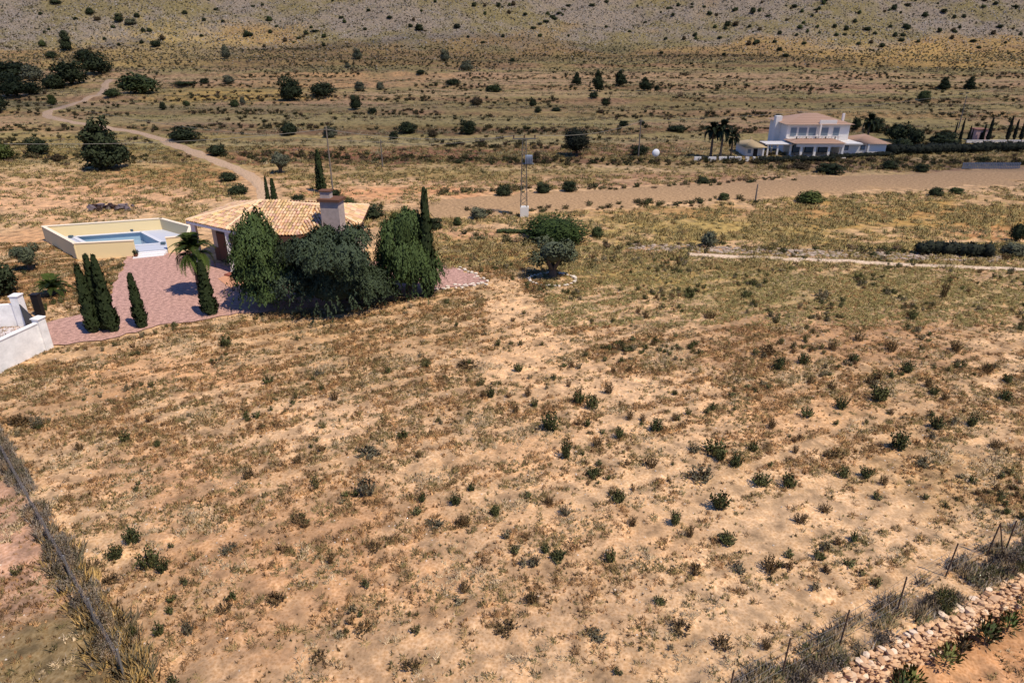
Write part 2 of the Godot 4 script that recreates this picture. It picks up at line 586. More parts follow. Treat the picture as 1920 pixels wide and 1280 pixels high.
func drooping_tree(label: String, x: float, z: float, w: float, h: float, tint: String, seed_: int, strands: int, hang: float, leaf: float) -> void:
	rng.seed = seed_
	var t := thing("weeping_tree", label, "tree", Vector3(x, 0, z))
	var lv := Leaves.new()
	var lobes: Array = []
	for i in 34:
		var a := rng.randf() * TAU
		var q := w * rng.randf_range(0.04, 0.4)
		lobes.append([Vector3(cos(a) * q, h * rng.randf_range(0.3, 0.92) * (1.0 - 0.55 * q / w), sin(a) * q), Vector3(w * 0.12, h * 0.1, w * 0.12) * rng.randf_range(0.7, 1.4)])
	lobes.append([Vector3(0, h * 0.22, 0), Vector3(w * 0.42, h * 0.22, w * 0.42)])
	for l in lobes:
		core(lv, l[0], l[1] * 0.5, Color(0.8, 0.8, 0.8))
		var tone := rng.randf_range(0.55, 1.45)
		for i in strands / lobes.size():
			var dir := ball_dir()
			dir.y = absf(dir.y) * 1.2 - 0.35
			dir = dir.normalized()
			var at: Vector3 = l[0] + dir * l[1] * rng.randf_range(0.6, 1.3)
			var v := tone * rng.randf_range(0.7, 1.35)
			var away := Vector3(dir.x, 0.0, dir.z) * 0.05
			for k in 8:
				if at.y < 0.02: break
				var out := (dir + Vector3.UP * 0.3 + ball_dir() * 0.5).normalized()
				var along := (ball_dir() * 0.7 + Vector3.DOWN * hang).normalized() * leaf * rng.randf_range(0.7, 1.3)
				lv.leaf(at, along, along.cross(out).normalized() * leaf * 0.22, out, Color(v, v, v * rng.randf_range(0.75, 1.0)))
				at += Vector3(rng.randf_range(-0.05, 0.05), -0.11 * hang + 0.03, rng.randf_range(-0.05, 0.05)) + away
	part("crown", mesh_of(lv.p, lv.n, lv.c), greens[tint], t)
	var st := poly_st()
	tube(st, Vector3(0, -0.1, 0), Vector3(0.1, h * 0.35, 0.05), 0.2, 0.14)
	for i in 6:
		var a := TAU * i / 6.0
		tube(st, Vector3(0.1, h * 0.3, 0.05), Vector3(cos(a) * w * 0.28, h * 0.62, sin(a) * w * 0.28), 0.1, 0.03, 5)
	part("trunk", st.commit(), bark, t)

# ---------------------------------------------------------------- textures
func speckle(size: int, kind: int) -> ImageTexture:
	var a := FastNoiseLite.new()
	a.seed = 11 + kind
	a.noise_type = FastNoiseLite.TYPE_SIMPLEX_SMOOTH
	a.fractal_octaves = 6
	a.frequency = 0.011 if kind == 0 else 0.02
	a.fractal_gain = 0.68 if kind == 0 else 0.5
	var b := FastNoiseLite.new()
	b.seed = 23 + kind
	b.noise_type = FastNoiseLite.TYPE_CELLULAR if kind == 0 else FastNoiseLite.TYPE_SIMPLEX
	b.fractal_octaves = 2 if kind == 0 else 3
	b.frequency = 0.12 if kind == 0 else 0.09
	var ia := a.get_seamless_image(size, size)
	var ib := b.get_seamless_image(size, size)
	ia.convert(Image.FORMAT_L8)
	ib.convert(Image.FORMAT_L8)
	var da := ia.get_data()
	var db := ib.get_data()
	var o := PackedByteArray()
	o.resize(size * size * 3)
	for i in size * size:
		var f := da[i] / 255.0
		var g := db[i] / 255.0
		var v := 0.0
		var warm := 0.0
		if kind == 0:      # dry soil with dark litter and pale grit
			v = 0.80 + (f - 0.5) * 0.58
			var s := smoothstep(0.55, 0.1, g + (0.5 - f) * 0.8)
			v *= 1.0 - 0.12 * s
			warm = s * 0.07
		elif kind == 1:    # plaster
			v = 0.92 + (f - 0.5) * 0.14 + (g - 0.5) * 0.05
		else:              # gravel
			v = 0.78 + (f - 0.5) * 0.3 + (g - 0.5) * 0.4
		o[i * 3] = int(clampf(v, 0, 1) * 255.0)
		o[i * 3 + 1] = int(clampf(v - warm * 0.4, 0, 1) * 255.0)
		o[i * 3 + 2] = int(clampf(v - warm, 0, 1) * 255.0)
	return ImageTexture.create_from_image(Image.create_from_data(size, size, false, Image.FORMAT_RGB8, o))

# ---------------------------------------------------------------- tables (kind, x, z, width, height, label)
var tree_table := [
	["pine", -48.75, -82.82, 6.62, 6.04, "big dark bushy pine beside the dirt track, standing alone on the left"],
	["leafy", -80.97, -157.43, 10.64, 5.56, "wide mid green bushy tree right where the dirt track leaves the grove"],
	["leafy", -109.77, -193.89, 9.04, 5.95, "round dark tree at the upper end of the grove on the left"],
	["leafy", -104.81, -172.77, 9.36, 6.4, "dark spreading tree in the middle of the left grove"],
	["leafy", -103.86, -150.4, 7.11, 5.65, "dark tree at the lower right edge of the grove cut by the frame"],
	["leafy", -127.72, -185.91, 12.2, 5.28, "broad dark tree at the back of the left grove"],
	["leafy", -94.41, -130.22, 5.44, 5.49, "dark tree cut off by the left edge of the picture below the grove"],
	["leafy", -119.74, -181.57, 6.64, 4.78, "greyish green tree in the gap between the two dark grove trees"],
	["pine", -143.96, -239.05, 5.17, 5.9, "small dark tree on the slope above the left grove"],
	["leafy", -141.14, -225.54, 4.9, 2.51, "low dark bush just above the left grove"],
	["leafy", -89.98, -140.15, 2.29, 2.56, "thin light green young tree between the grove and the track bend"],
	["leafy", -62.86, -92.62, 3.26, 2.72, "dark green bush left of the lone big pine"],
	["leafy", -65.46, -89.17, 3.01, 2.64, "light green bush at the left edge level with the big pine"],
	["leafy", -57.91, -88.51, 1.77, 1.36, "small brownish bush between the green bush and the big pine"],
	["leafy", -45.36, -148.14, 5.92, 5.56, "tall round dark tree of the pair on the terraces, left one"],
	["leafy", -40.16, -153.29, 7.46, 3.22, "low wide dark tree of the pair on the terraces, right one"],
	["leafy", -29.21, -133.48, 2.78, 2.99, "small dark tree just right of the terrace pair"],
	["leafy", -25.77, -131.38, 1.96, 1.28, "very small dark bush right of the terrace pair"],
	["leafy", -48.35, -103.78, 5.81, 2.22, "long ragged dark green shrub just above the dirt track"],
	["leafy", -39.21, -92.37, 2.97, 2.01, "dark oval bush on the upper side of the dirt track"],
	["leafy", -34.17, -107.54, 3.41, 2.48, "dark rounded bush on the terrace edge above the villa"],
	["leafy", -27.33, -105.56, 2.72, 2.03, "dark rounded bush behind the thin grey pole"],
	["olive", -26.89, -80.02, 2.84, 2.61, "airy grey green tree standing behind the villa roof"],
	["leafy", -53.02, -136.72, 2.24, 1.64, "small green bush alone on the yellow field"],
	["leafy", -53.39, -142.04, 1.48, 1.73, "tiny pale bush on the yellow terraces"],
	["leafy", -64.89, -132.87, 1.59, 1.82, "small dark bush by the field line below the wide green tree"],
	["leafy", -62.86, -138.27, 1.65, 1.48, "small thin bush on the field line below the wide green tree"],
	["leafy", -16.2, -109.07, 3.79, 2.2, "dark spiky bush in the middle of the terrace hedge"],
	["leafy", -17.5, -103.74, 1.73, 1.43, "small dark bush at the left end of the terrace hedge"],
	["leafy", -11.93, -106.26, 1.93, 1.31, "low brown bush at the right end of the terrace hedge"],
	["leafy", -6.85, -108.86, 3.04, 2.68, "round dark tree on the terraces between hedge and ball shaped tree"],
	["ball", 8.51, -91.58, 3.78, 3.71, "large ball shaped very dark tree behind the pylon"],
	["leafy", 16.68, -91.32, 2.93, 1.61, "dark low bush beside the white dish"],
	["leafy", 3.14, -88.69, 1.23, 1.22, "small brownish bush between pylon and ball shaped tree"],
	["leafy", -7, -140.29, 3.33, 2.05, "dark reddish bush on the middle terrace"],
	["leafy", -4.07, -161.88, 4.53, 1.88, "low green bush on the middle terrace, higher up"],
	["leafy", 4.01, -137.83, 1.85, 1.87, "small dark bush, upper one of a touching pair on the middle terrace"],
	["leafy", 4.72, -128.81, 1.73, 1.18, "small dark bush, lower one of a touching pair on the middle terrace"],
	["leafy", 8.09, -130.46, 2.53, 0.82, "flat dark bush on the middle terrace"],
	["pine", 15.25, -171.32, 2.77, 2.74, "short conifer at the left of the row at the hill foot"],
	["pine", 19.06, -161.19, 3.33, 4.56, "tall conifer at the hill foot with dark bushes below it"],
	["leafy", 16.73, -147.39, 2.4, 1.35, "dark bush at the foot of the tall conifer"],
	["leafy", 18.31, -139.7, 2.28, 1.89, "dark bush just below the tall conifer on its right"],
	["pine", 25.27, -169.02, 3.73, 3.58, "broad conifer standing right of the tall one at the hill foot"],
	["pine", 29.61, -161.58, 3.57, 3, "bushy conifer at the right of the row at the hill foot"],
	["leafy", 32.36, -161.02, 1.66, 1.49, "tiny dark bush right of the conifer row"],
	["leafy", 25.98, -111.5, 3.36, 1.16, "long low bush on the terrace left of the palms"],
	["leafy", 18.25, -115.34, 1.91, 1.08, "small dark bush on the terrace above the white dish"],
	["leafy", 21.17, -115.13, 1.21, 1.1, "tiny dark bush at the top of the thin pole by the dish"],
	["leafy", 83.68, -145.84, 3.24, 2.44, "round green tree on the terrace above the hillside house"],
	["pine", 100.29, -167.82, 3.21, 2.92, "small conifer at the hill foot on the right, left of two"],
	["pine", 106.43, -168.14, 3.22, 2.91, "small conifer at the hill foot on the right, right of two"],
	["leafy", 54.41, -111.83, 1.86, 2.19, "dark shrub touching the right wall of the two storey house"],
	["leafy", 56.79, -110.33, 3.66, 2.68, "dark tree behind the red annex roof"],
	["leafy", 56.13, -102.19, 4.33, 3.52, "biggest dark round tree right of the two storey house"],
	["leafy", 56.9, -99.26, 3.02, 2.72, "dark tree right of the biggest one beside the house garden"],
	["leafy", 60.99, -98.9, 5.25, 2.04, "wide dark low tree between the house garden and the cypress row"],
	["leafy", 28.78, -65.26, 3.38, 1.41, "wide bright green shrub on the near edge of the ploughed strip"],
	["leafy", 42.78, -68.45, 1.82, 1.07, "round dark shrub on the near edge of the ploughed strip at the right"],
	["leafy", 45.45, -69.5, 1.85, 0.75, "low green shrub on the stony bank at the right"],
	["leafy", 20.82, -74.55, 1.74, 1.03, "small round dark shrub below the white garden wall"],
	["leafy", 20.75, -66.31, 1.36, 0.88, "small round green shrub on the near edge of the ploughed strip"],
	["leafy", 15.07, -50.42, 1.63, 1.69, "dark upright shrub at the head of the pale track"],
	["leafy", 6.87, -53.25, 1.28, 1.11, "small round green shrub right of the big dome shaped bush"],
	["dome", 3.5, -52.73, 5.15, 2.06, "big dome shaped dark green bush behind the olive tree"],
	["olive", 2.74, -43.4, 3.57, 2.87, "rounded olive tree standing in a ring of white stones"],
	["leafy", -0.81, -68.47, 2.15, 1.33, "dark green shrub left of the pylon foot"],
	["leafy", 3.17, -69.59, 1.85, 1.37, "dark shrub right of the pylon foot"],
	["leafy", 6.02, -70.39, 1.98, 1.38, "dark shrub right of the pylon, the second one along"],
	["leafy", -2.93, -59.32, 1.98, 1.15, "light green shrub leaning over a grey heap left of the pylon"],
	["leafy", -12.66, -59.7, 3.31, 1.26, "wide dark shrub behind the chimney"],
	["leafy", -10.01, -57.36, 1.46, 1.25, "bright green shrub behind the trees right of the chimney"],
	["leafy", -6.46, -55.49, 1.51, 1.2, "green shrub at the foot of the tall cypress top"],
	["leafy", -4.64, -56.84, 1, 0.91, "small green shrub right of the tall cypress"],
	["cypress", -19.56, -69.83, 1.15, 4.08, "tall slender cypress standing behind the villa"],
	["cypress", -23.52, -65.19, 0.51, 2.49, "thin cypress poking up behind the roof, left of two"],
	["cypress", -22.92, -65.25, 0.72, 2.27, "thin cypress poking up behind the roof, right of two"],
	["leafy", -17.22, -65.74, 1.86, 1.52, "green bush at the foot of the cypress behind the chimney"],
	["leafy", -15.44, -63.99, 1.72, 0.88, "low green bush just behind the chimney top"],
	["leafy", -20.72, -65.64, 1.55, 0.82, "low dark bush just above the roof ridge"],
	["leafy", -31.34, -75.58, 2.58, 1.24, "green roadside bush on the near side of the dirt track, upper one"],
	["leafy", -27.86, -68.97, 2.48, 1.23, "green roadside bush on the near side of the dirt track, lower one"],
	["olive", -33.36, -44.85, 2.13, 1.94, "small tree with a dark flat crown left of the pool wall"],
	["leafy", -32.04, -39.88, 2.53, 2.55, "leafy bush cut off by the left edge above the white wall"],
	["leafy", 37.25, -80.28, 3.97, 1.36, "dark green shrub on the bank below the house hedge"],
	["leafy", 45.57, -83.21, 2.57, 1.24, "dark shrub on the bank below the house garden, to the right"],
	["leafy", 48.46, -81.68, 2.14, 1.12, "dark shrub on the bank between house garden and slatted fence"],
	["leafy", 34.85, -83.43, 3.21, 0.95, "brownish shrub on the bank below the porch"],
	["leafy", 39.68, -51.9, 1.42, 2.1, "dull green shrub at the right edge above the dark bushes"],
	["leafy", 37.23, -48.41, 2.44, 1.02, "dark spreading bush at the right edge above the pale track"],
	["leafy", -119.18, -247.61, 4.27, 2.85, "round dark bush on the yellow slope above the wide green tree"],
	["leafy", -88.09, -226.52, 3.61, 4.96, "airy grey tree on the yellow slope"],
	["leafy", -91.97, -258.12, 2.96, 2.72, "dark bush high on the yellow slope"],
	["leafy", -140.29, -267.52, 4.17, 3.25, "dark bush at the top left of the hillside"],
	["leafy", -135.57, -266.88, 4.93, 2.46, "greyish bush beside the dark one at the top left of the hillside"],
	["leafy", -152.61, -272.29, 3.85, 2.85, "small round dark bush near the top edge at the left"],
	["leafy", -169.11, -280.81, 5.13, 1.94, "dark bush touching the top edge at the far left"],
	["leafy", -77.55, -171.02, 7.03, 0.8, "low green bush row on the terrace right of the wide green tree"],
	["leafy", -72.99, -171.94, 2.78, 1.56, "dark round bush at the end of the low green bush row"],
	["leafy", -67.11, -172.09, 3.28, 2.26, "pale green bush on the terrace above the small lone bush"],
	["leafy", -47.41, -225.31, 3.92, 3.76, "airy grey bush in the middle of the slope"],
	["leafy", -20.39, -222.89, 3.88, 4.02, "upright grey bush in the middle of the slope, right of the airy one"],
	["leafy", -12.7, -204.76, 5.07, 3.2, "pale green bush at the hill foot in the middle"],
	["leafy", -32.69, -262.8, 3.75, 2.6, "dark green bush high on the hillside in the middle"],
	["leafy", -19.69, -267.94, 3.44, 2.01, "small black bush high on the hillside in the middle"],
	["leafy", 16.23, -285.59, 2.84, 1.37, "dark scrub in the gully on the hillside"],
	["leafy", -24.49, -194.4, 3.12, 1.33, "dark bush above the hedge line on the yellow terrace"],
	["leafy", -13.91, -171.81, 4.79, 1.57, "green clump in the hedge line on the yellow terrace"],
	["leafy", -47.34, -210.82, 2.46, 1.64, "small dark bush at the hill foot below the airy grey one"],
	["leafy", -30.44, -167, 2.46, 2.22, "grey green bush at the left end of the yellow terrace hedge"],
	["leafy", -34.13, -162.08, 3.11, 2.58, "pale green tree on the terrace above the small dark tree"],
	["leafy", -126.81, -217.95, 6.95, 4.29, "dark rounded tree at the upper middle of the left grove, behind the front row"],
	["leafy", -106.38, -167.62, 6.65, 4.42, "low broad tree at the front middle of the left grove above the young tree"],
	["leafy", -103.27, -155.01, 5.49, 3.7, "bushy tree filling the front of the left grove near the frame"],
	["leafy", -83.21, -149.9, 4.43, 1.78, "low spreading shrub at the foot of the wide green tree by the track"],
	["leafy", -151.83, -252.27, 3.61, 2.28, "small bush highest above the left grove on the pale slope"],
	["leafy", 52.96, -94.76, 4.33, 2.19, "dark shrubs massed between the annex and the long hedge"],
	["leafy", 47.23, -93.4, 2.14, 1.29, "dark low shrub in front of the annex corner"]
]
var shrub_table := [
	["g", -15.03, -32.36, 0.73, 0.74, "medium rounded green shrub right of the single short cypress"],
	["g", -15.58, -23.24, 0.47, 0.52, "medium rounded green shrub behind the left mesh fence"],
	["b", -16.15, -23.68, 0.31, 0.4, "small upright dry brown shrub in front of the single short cypress"],
	["g", -14.1, -22.85, 0.34, 0.32, "small rounded green shrub behind the left half of the field"],
	["b", -15.16, -23.67, 0.26, 0.25, "small rounded dry brown shrub in front of the single short cypress"],
	["d", -12.2, -17.22, 0.65, 0.66, "large rounded dark green shrub right of the left mesh fence"],
	["d", -12.42, -16.58, 0.57, 0.57, "large rounded dark green shrub behind the bottom left corner"],
	["g", -11.15, -16.16, 0.72, 0.77, "large rounded green shrub right of the left mesh fence"],
	["d", -10.63, -15.92, 0.45, 0.66, "medium upright dark green shrub left of the left half of the field"],
	["d", -10.38, -13.57, 0.35, 0.44, "medium upright dark green shrub behind the bottom left corner"],
	["g", -9.65, -13.58, 0.35, 0.51, "medium upright green shrub behind the bottom left corner"],
	["y", -8.86, -13.64, 0.41, 0.6, "medium upright grey shrub behind the bottom left corner"],
	["b", -13.01, -16.22, 0.56, 0.26, "medium flat dry brown shrub right of the left mesh fence"],
	["b", -12.06, -15.6, 0.64, 0.29, "medium flat dry brown shrub behind the bottom left corner"],
	["y", -5.15, -19.79, 0.91, 0.99, "large rounded grey shrub in front of the pale bare patch"],
	["d", -1.96, -19.18, 0.45, 0.55, "medium upright dark green shrub left of the middle of the field"],
	["d", -3.15, -19.38, 0.37, 0.36, "small rounded dark green shrub left of the middle of the field"],
	["d", -1.46, -20.05, 0.35, 0.37, "small rounded dark green shrub in front of the bare sandy trail"],
	["b", -5.64, -16.36, 0.3, 0.6, "medium upright dry brown shrub right of the left half of the field"],
	["b", -3.6, -22.09, 0.29, 0.32, "small rounded dry brown shrub left of the middle of the field"],
	["d", -0.96, -26.86, 0.43, 0.66, "medium upright dark green shrub in front of the bare sandy trail"],
	["b", -1.33, -26.89, 0.29, 0.43, "small upright dry brown shrub in front of the bare sandy trail"],
	["d", 1.6, -24.11, 0.88, 0.99, "large rounded dark green shrub behind the middle of the field"],
	["d", 2.07, -22.1, 0.5, 1, "large upright dark green shrub right of the middle of the field"],
	["d", 5.97, -24.04, 0.66, 0.63, "medium rounded dark green shrub left of the shrub cluster in the field"],
	["d", 8.48, -21.49, 0.61, 0.68, "medium rounded dark green shrub in front of the shrub cluster in the field"],
	["d", 8, -21.84, 0.41, 0.49, "medium upright dark green shrub left of the shrub cluster in the field"],
	["y", 6.94, -20.64, 1.1, 0.74, "large rounded grey shrub in front of the shrub cluster in the field"],
	["g", 9.09, -20.39, 0.82, 0.49, "large rounded green shrub in front of the shrub cluster in the field"],
	["g", 10.04, -20.23, 0.62, 0.66, "medium rounded green shrub right of the shrub cluster in the field"],
	["d", 7.16, -18.99, 0.85, 0.75, "large rounded dark green shrub in front of the shrub cluster in the field"],
	["g", 9.51, -22.58, 0.42, 0.59, "medium upright green shrub right of the shrub cluster in the field"],
	["d", 15.3, -22.68, 0.84, 0.92, "large rounded dark green shrub left of the right edge"],
	["d", 17.69, -24.26, 0.67, 0.66, "medium rounded dark green shrub left of the right edge"],
	["d", 14.43, -25.91, 0.61, 0.65, "medium rounded dark green shrub right of the shrub cluster in the field"],
	["g", 16.49, -26.65, 0.96, 0.77, "large rounded green shrub left of the right edge"],
	["g", 12.66, -25.22, 0.69, 0.46, "medium rounded green shrub in front of the pale track"],
	["d", 13.12, -20.85, 0.55, 0.54, "medium rounded dark green shrub behind the right wire fence"],
	["g", 12.31, -20.91, 0.55, 0.5, "medium rounded green shrub behind the right wire fence"],
	["b", 13.53, -20.37, 0.39, 0.46, "medium upright dry brown shrub left of the right edge"],
	["g", 5.45, -18.12, 0.46, 0.62, "medium upright green shrub in front of the shrub cluster in the field"],
	["b", 5.81, -17.55, 0.35, 0.56, "medium upright dry brown shrub in front of the shrub cluster in the field"],
	["b", 5.59, -15.95, 0.52, 0.38, "medium rounded dry brown shrub in front of the shrub cluster in the field"],
	["g", 3.07, -16.5, 0.43, 0.61, "medium upright green shrub in front of the middle of the field"],
	["g", 3.71, -19.32, 0.56, 0.45, "medium rounded green shrub right of the middle of the field"],
	["d", 3.03, -21, 0.6, 0.39, "medium rounded dark green shrub right of the middle of the field"],
	["d", 1.47, -16.49, 0.57, 0.36, "medium rounded dark green shrub in front of the middle of the field"],
	["g", 1.05, -16.8, 0.4, 0.34, "medium rounded green shrub in front of the middle of the field"],
	["y", 0.69, -16.25, 0.53, 0.45, "medium rounded grey shrub in front of the middle of the field"],
	["b", -1.42, -15.24, 0.47, 0.35, "medium rounded dry brown shrub behind the bottom edge"],
	["b", -1.61, -18.12, 0.61, 0.45, "medium rounded dry brown shrub in front of the middle of the field"],
	["y", -2.57, -18.05, 0.71, 0.24, "medium flat grey shrub left of the middle of the field"],
	["b", 0.59, -14.79, 0.56, 0.42, "medium rounded dry brown shrub in front of the bare sandy trail"],
	["b", -0.15, -13.78, 0.79, 0.26, "large flat dry brown shrub behind the bottom edge"],
	["b", 4.67, -13.75, 0.73, 0.29, "large flat dry brown shrub right of the bottom edge"],
	["y", 6.92, -16.03, 0.65, 0.31, "medium flat grey shrub in front of the shrub cluster in the field"],
	["b", 7.89, -16, 0.72, 0.63, "large rounded dry brown shrub left of the right wire fence"],
	["g", 6.96, -17.3, 0.69, 0.42, "large rounded green shrub left of the right wire fence"],
	["b", 4.02, -18.11, 0.43, 0.45, "medium rounded dry brown shrub left of the shrub cluster in the field"],
	["b", 5.76, -20.56, 0.23, 0.26, "small upright dry brown shrub left of the shrub cluster in the field"],
	["d", 13.08, -29.75, 0.78, 0.82, "medium rounded dark green shrub behind the shrub cluster in the field"],
	["d", 14.5, -30.31, 0.69, 0.67, "medium rounded dark green shrub in front of the pale track"],
	["b", 13.14, -31.43, 1.2, 0.5, "medium flat dry brown shrub in front of the pale track"],
	["d", 19.18, -29.41, 0.67, 0.7, "medium rounded dark green shrub behind the stone wall"],
	["b", 19.33, -27.83, 0.54, 0.59, "medium rounded dry brown shrub left of the right edge"],
	["d", 19.19, -27.14, 0.53, 0.46, "medium rounded dark green shrub right of the olive tree"],
	["d", 22.18, -26.69, 0.67, 0.54, "medium rounded dark green shrub behind the right edge"],
	["g", 23.4, -28.36, 0.5, 0.54, "medium rounded green shrub behind the right edge"],
	["b", 19.44, -26.65, 0.48, 0.45, "small rounded dry brown shrub left of the right edge"],
	["d", 19.25, -24.46, 0.49, 0.69, "medium upright dark green shrub left of the right edge"],
	["y", 15.66, -21.57, 0.77, 0.43, "medium flat grey shrub left of the right edge"],
	["b", 19.21, -22.8, 0.63, 0.4, "medium rounded dry brown shrub in front of the right edge"],
	["g", 7.95, -22.37, 1.08, 0.67, "large rounded green shrub left of the shrub cluster in the field"],
	["y", 7.13, -22.48, 0.63, 0.51, "medium rounded grey shrub left of the shrub cluster in the field"],
	["b", 5.27, -21.5, 0.61, 0.58, "medium rounded dry brown shrub right of the middle of the field"],
	["b", 3.41, -22.91, 0.51, 0.48, "medium rounded dry brown shrub in front of the olive tree"],
	["g", 4.33, -23.44, 0.48, 0.55, "medium upright green shrub right of the middle of the field"],
	["b", 4.99, -24.85, 0.45, 0.52, "medium upright dry brown shrub left of the shrub cluster in the field"],
	["g", 2.97, -26.32, 0.61, 0.79, "medium upright green shrub in front of the bare sandy trail"],
	["g", 3.51, -25.89, 0.7, 0.82, "medium upright green shrub behind the middle of the field"],
	["b", 4.39, -27.25, 0.58, 0.73, "medium upright dry brown shrub right of the bare sandy trail"],
	["b", 0.72, -26.94, 0.43, 0.51, "small upright dry brown shrub behind the middle of the field"],
	["g", 0.99, -26.06, 0.38, 0.51, "small upright green shrub in front of the bare sandy trail"],
	["b", 0.14, -25.54, 0.42, 0.48, "small upright dry brown shrub in front of the olive tree"],
	["b", 12.49, -22.22, 0.83, 0.28, "medium flat dry brown shrub right of the shrub cluster in the field"],
	["b", 11.08, -22.39, 0.33, 0.42, "small upright dry brown shrub right of the shrub cluster in the field"],
	["b", 6.92, -24.9, 0.41, 0.43, "small rounded dry brown shrub left of the shrub cluster in the field"],
	["g", 7.59, -25.32, 0.32, 0.35, "small rounded green shrub behind the shrub cluster in the field"],
	["g", 8.75, -25.8, 0.42, 0.39, "small rounded green shrub in front of the pale track"],
	["b", 10.8, -24.23, 0.49, 0.52, "medium rounded dry brown shrub behind the shrub cluster in the field"],
	["g", -4.43, -23.52, 0.52, 0.45, "medium rounded green shrub right of the pale bare patch"],
	["b", -7.93, -26.56, 0.52, 0.56, "medium rounded dry brown shrub right of the pale bare patch"],
	["b", -8.2, -21.81, 0.53, 0.32, "medium rounded dry brown shrub in front of the pale bare patch"],
	["b", -9.79, -20.83, 0.67, 0.37, "medium flat dry brown shrub behind the left half of the field"],
	["y", -5.64, -22.31, 1.25, 0.33, "large flat grey shrub right of the pale bare patch"],
	["g", -4.22, -30.07, 0.58, 0.37, "small rounded green shrub left of the bare sandy trail"],
	["b", -2.22, -30.07, 1.31, 0.32, "medium flat dry brown shrub left of the bare sandy trail"],
	["g", 0.31, -29.5, 0.62, 0.48, "medium rounded green shrub in front of the bare sandy trail"],
	["y", -9.25, -29.07, 0.67, 0.35, "small flat grey shrub behind the pale bare patch"],
	["g", -11.43, -28.2, 0.6, 0.45, "medium rounded green shrub behind the pale bare patch"],
	["y", -19.81, -24.27, 0.75, 0.6, "medium rounded grey shrub in front of the white wall"],
	["b", -20.71, -24.6, 1.12, 0.51, "large flat dry brown shrub in front of the white wall"],
	["b", -17.06, -22.6, 0.55, 0.38, "medium rounded dry brown shrub behind the left mesh fence"],
	["b", 1.31, -19.23, 0.41, 0.39, "medium rounded dry brown shrub right of the left half of the field"],
	["y", 1.83, -18.7, 0.55, 0.43, "medium rounded grey shrub right of the middle of the field"],
	["g", -0.55, -18.66, 0.4, 0.46, "medium upright green shrub behind the bottom edge"],
	["b", 10.77, -18.89, 0.55, 0.33, "medium rounded dry brown shrub right of the shrub cluster in the field"],
	["b", 9.69, -18.24, 0.54, 0.46, "medium rounded dry brown shrub behind the right wire fence"],
	["g", 4.25, -14.67, 0.46, 0.22, "medium flat green shrub right of the bottom edge"],
	["b", 5.64, -13.21, 0.69, 0.25, "large flat dry brown shrub left of the right wire fence"],
	["b", 6.77, -13.1, 0.34, 0.45, "medium upright dry brown shrub left of the right wire fence"],
	["b", -2.64, -12.53, 0.61, 0.25, "medium flat dry brown shrub left of the bottom edge"],
	["b", -5.08, -12.81, 0.56, 0.19, "medium flat dry brown shrub in front of the left half of the field"],
	["y", 2.34, -13.52, 0.64, 0.18, "medium flat grey shrub right of the bottom edge"],
	["b", -4.14, -13.77, 0.65, 0.19, "medium flat dry brown shrub in front of the middle of the field"],
	["b", -6.8, -14.72, 0.68, 0.29, "medium flat dry brown shrub right of the bottom left corner"],
	["y", -9.02, -16.91, 0.68, 0.25, "medium flat grey shrub in front of the left half of the field"],
	["b", -8.25, -14.49, 0.61, 0.28, "medium flat dry brown shrub in front of the pale bare patch"],
	["b", -7.19, -18.28, 0.64, 0.25, "medium flat dry brown shrub right of the left half of the field"],
	["b", -4.43, -16.93, 0.68, 0.19, "medium flat dry brown shrub left of the middle of the field"],
	["g", 23.02, -36.09, 0.67, 0.63, "medium rounded green shrub right of the pale track"],
	["b", 18.59, -33.15, 0.74, 0.58, "medium rounded dry brown shrub in front of the pale track"],
	["b", 16.58, -31.8, 0.66, 0.63, "medium rounded dry brown shrub right of the olive tree"],
	["b", 19.63, -31.82, 0.77, 0.68, "medium rounded dry brown shrub behind the stone wall"],
	["b", 22.94, -31.81, 0.77, 0.68, "medium rounded dry brown shrub behind the right edge"],
	["b", 23.06, -29.4, 0.67, 0.59, "medium rounded dry brown shrub right of the pale track"],
	["y", 19.29, -39.65, 1.33, 0.56, "medium flat grey shrub in front of the pale track"],
	["b", 11.38, -36.18, 0.92, 0.46, "medium flat dry brown shrub left of the pale track"],
	["g", 11, -39.53, 0.79, 0.67, "medium rounded green shrub left of the pale track"],
	["b", 26.72, -39.43, 0.53, 1.33, "medium upright dry brown shrub behind the right edge"],
	["g", 14.59, -39.54, 0.86, 0.46, "small flat green shrub left of the pale track"],
	["b", 7.67, -36.06, 0.49, 0.51, "small rounded dry brown shrub right of the olive tree"],
	["b", 7.45, -32.5, 0.34, 0.37, "small upright dry brown shrub behind the shrub cluster in the field"],
	["b", 5.69, -29.36, 0.41, 0.38, "small rounded dry brown shrub right of the bare sandy trail"],
	["d", 7.4, -27.09, 0.29, 0.32, "small upright dark green shrub behind the shrub cluster in the field"],
	["b", 4.92, -29.35, 0.36, 0.33, "small rounded dry brown shrub in front of the olive tree"],
	["b", 14.05, -28.26, 0.55, 0.37, "small rounded dry brown shrub behind the shrub cluster in the field"],
	["b", 14.85, -27.78, 0.59, 0.4, "medium rounded dry brown shrub right of the bare sandy trail"],
	["d", 17.13, -30.58, 0.64, 0.48, "medium rounded dark green shrub right of the bare sandy trail"],
	["b", 16.8, -28.24, 0.5, 0.43, "small rounded dry brown shrub in front of the pale track"]
]

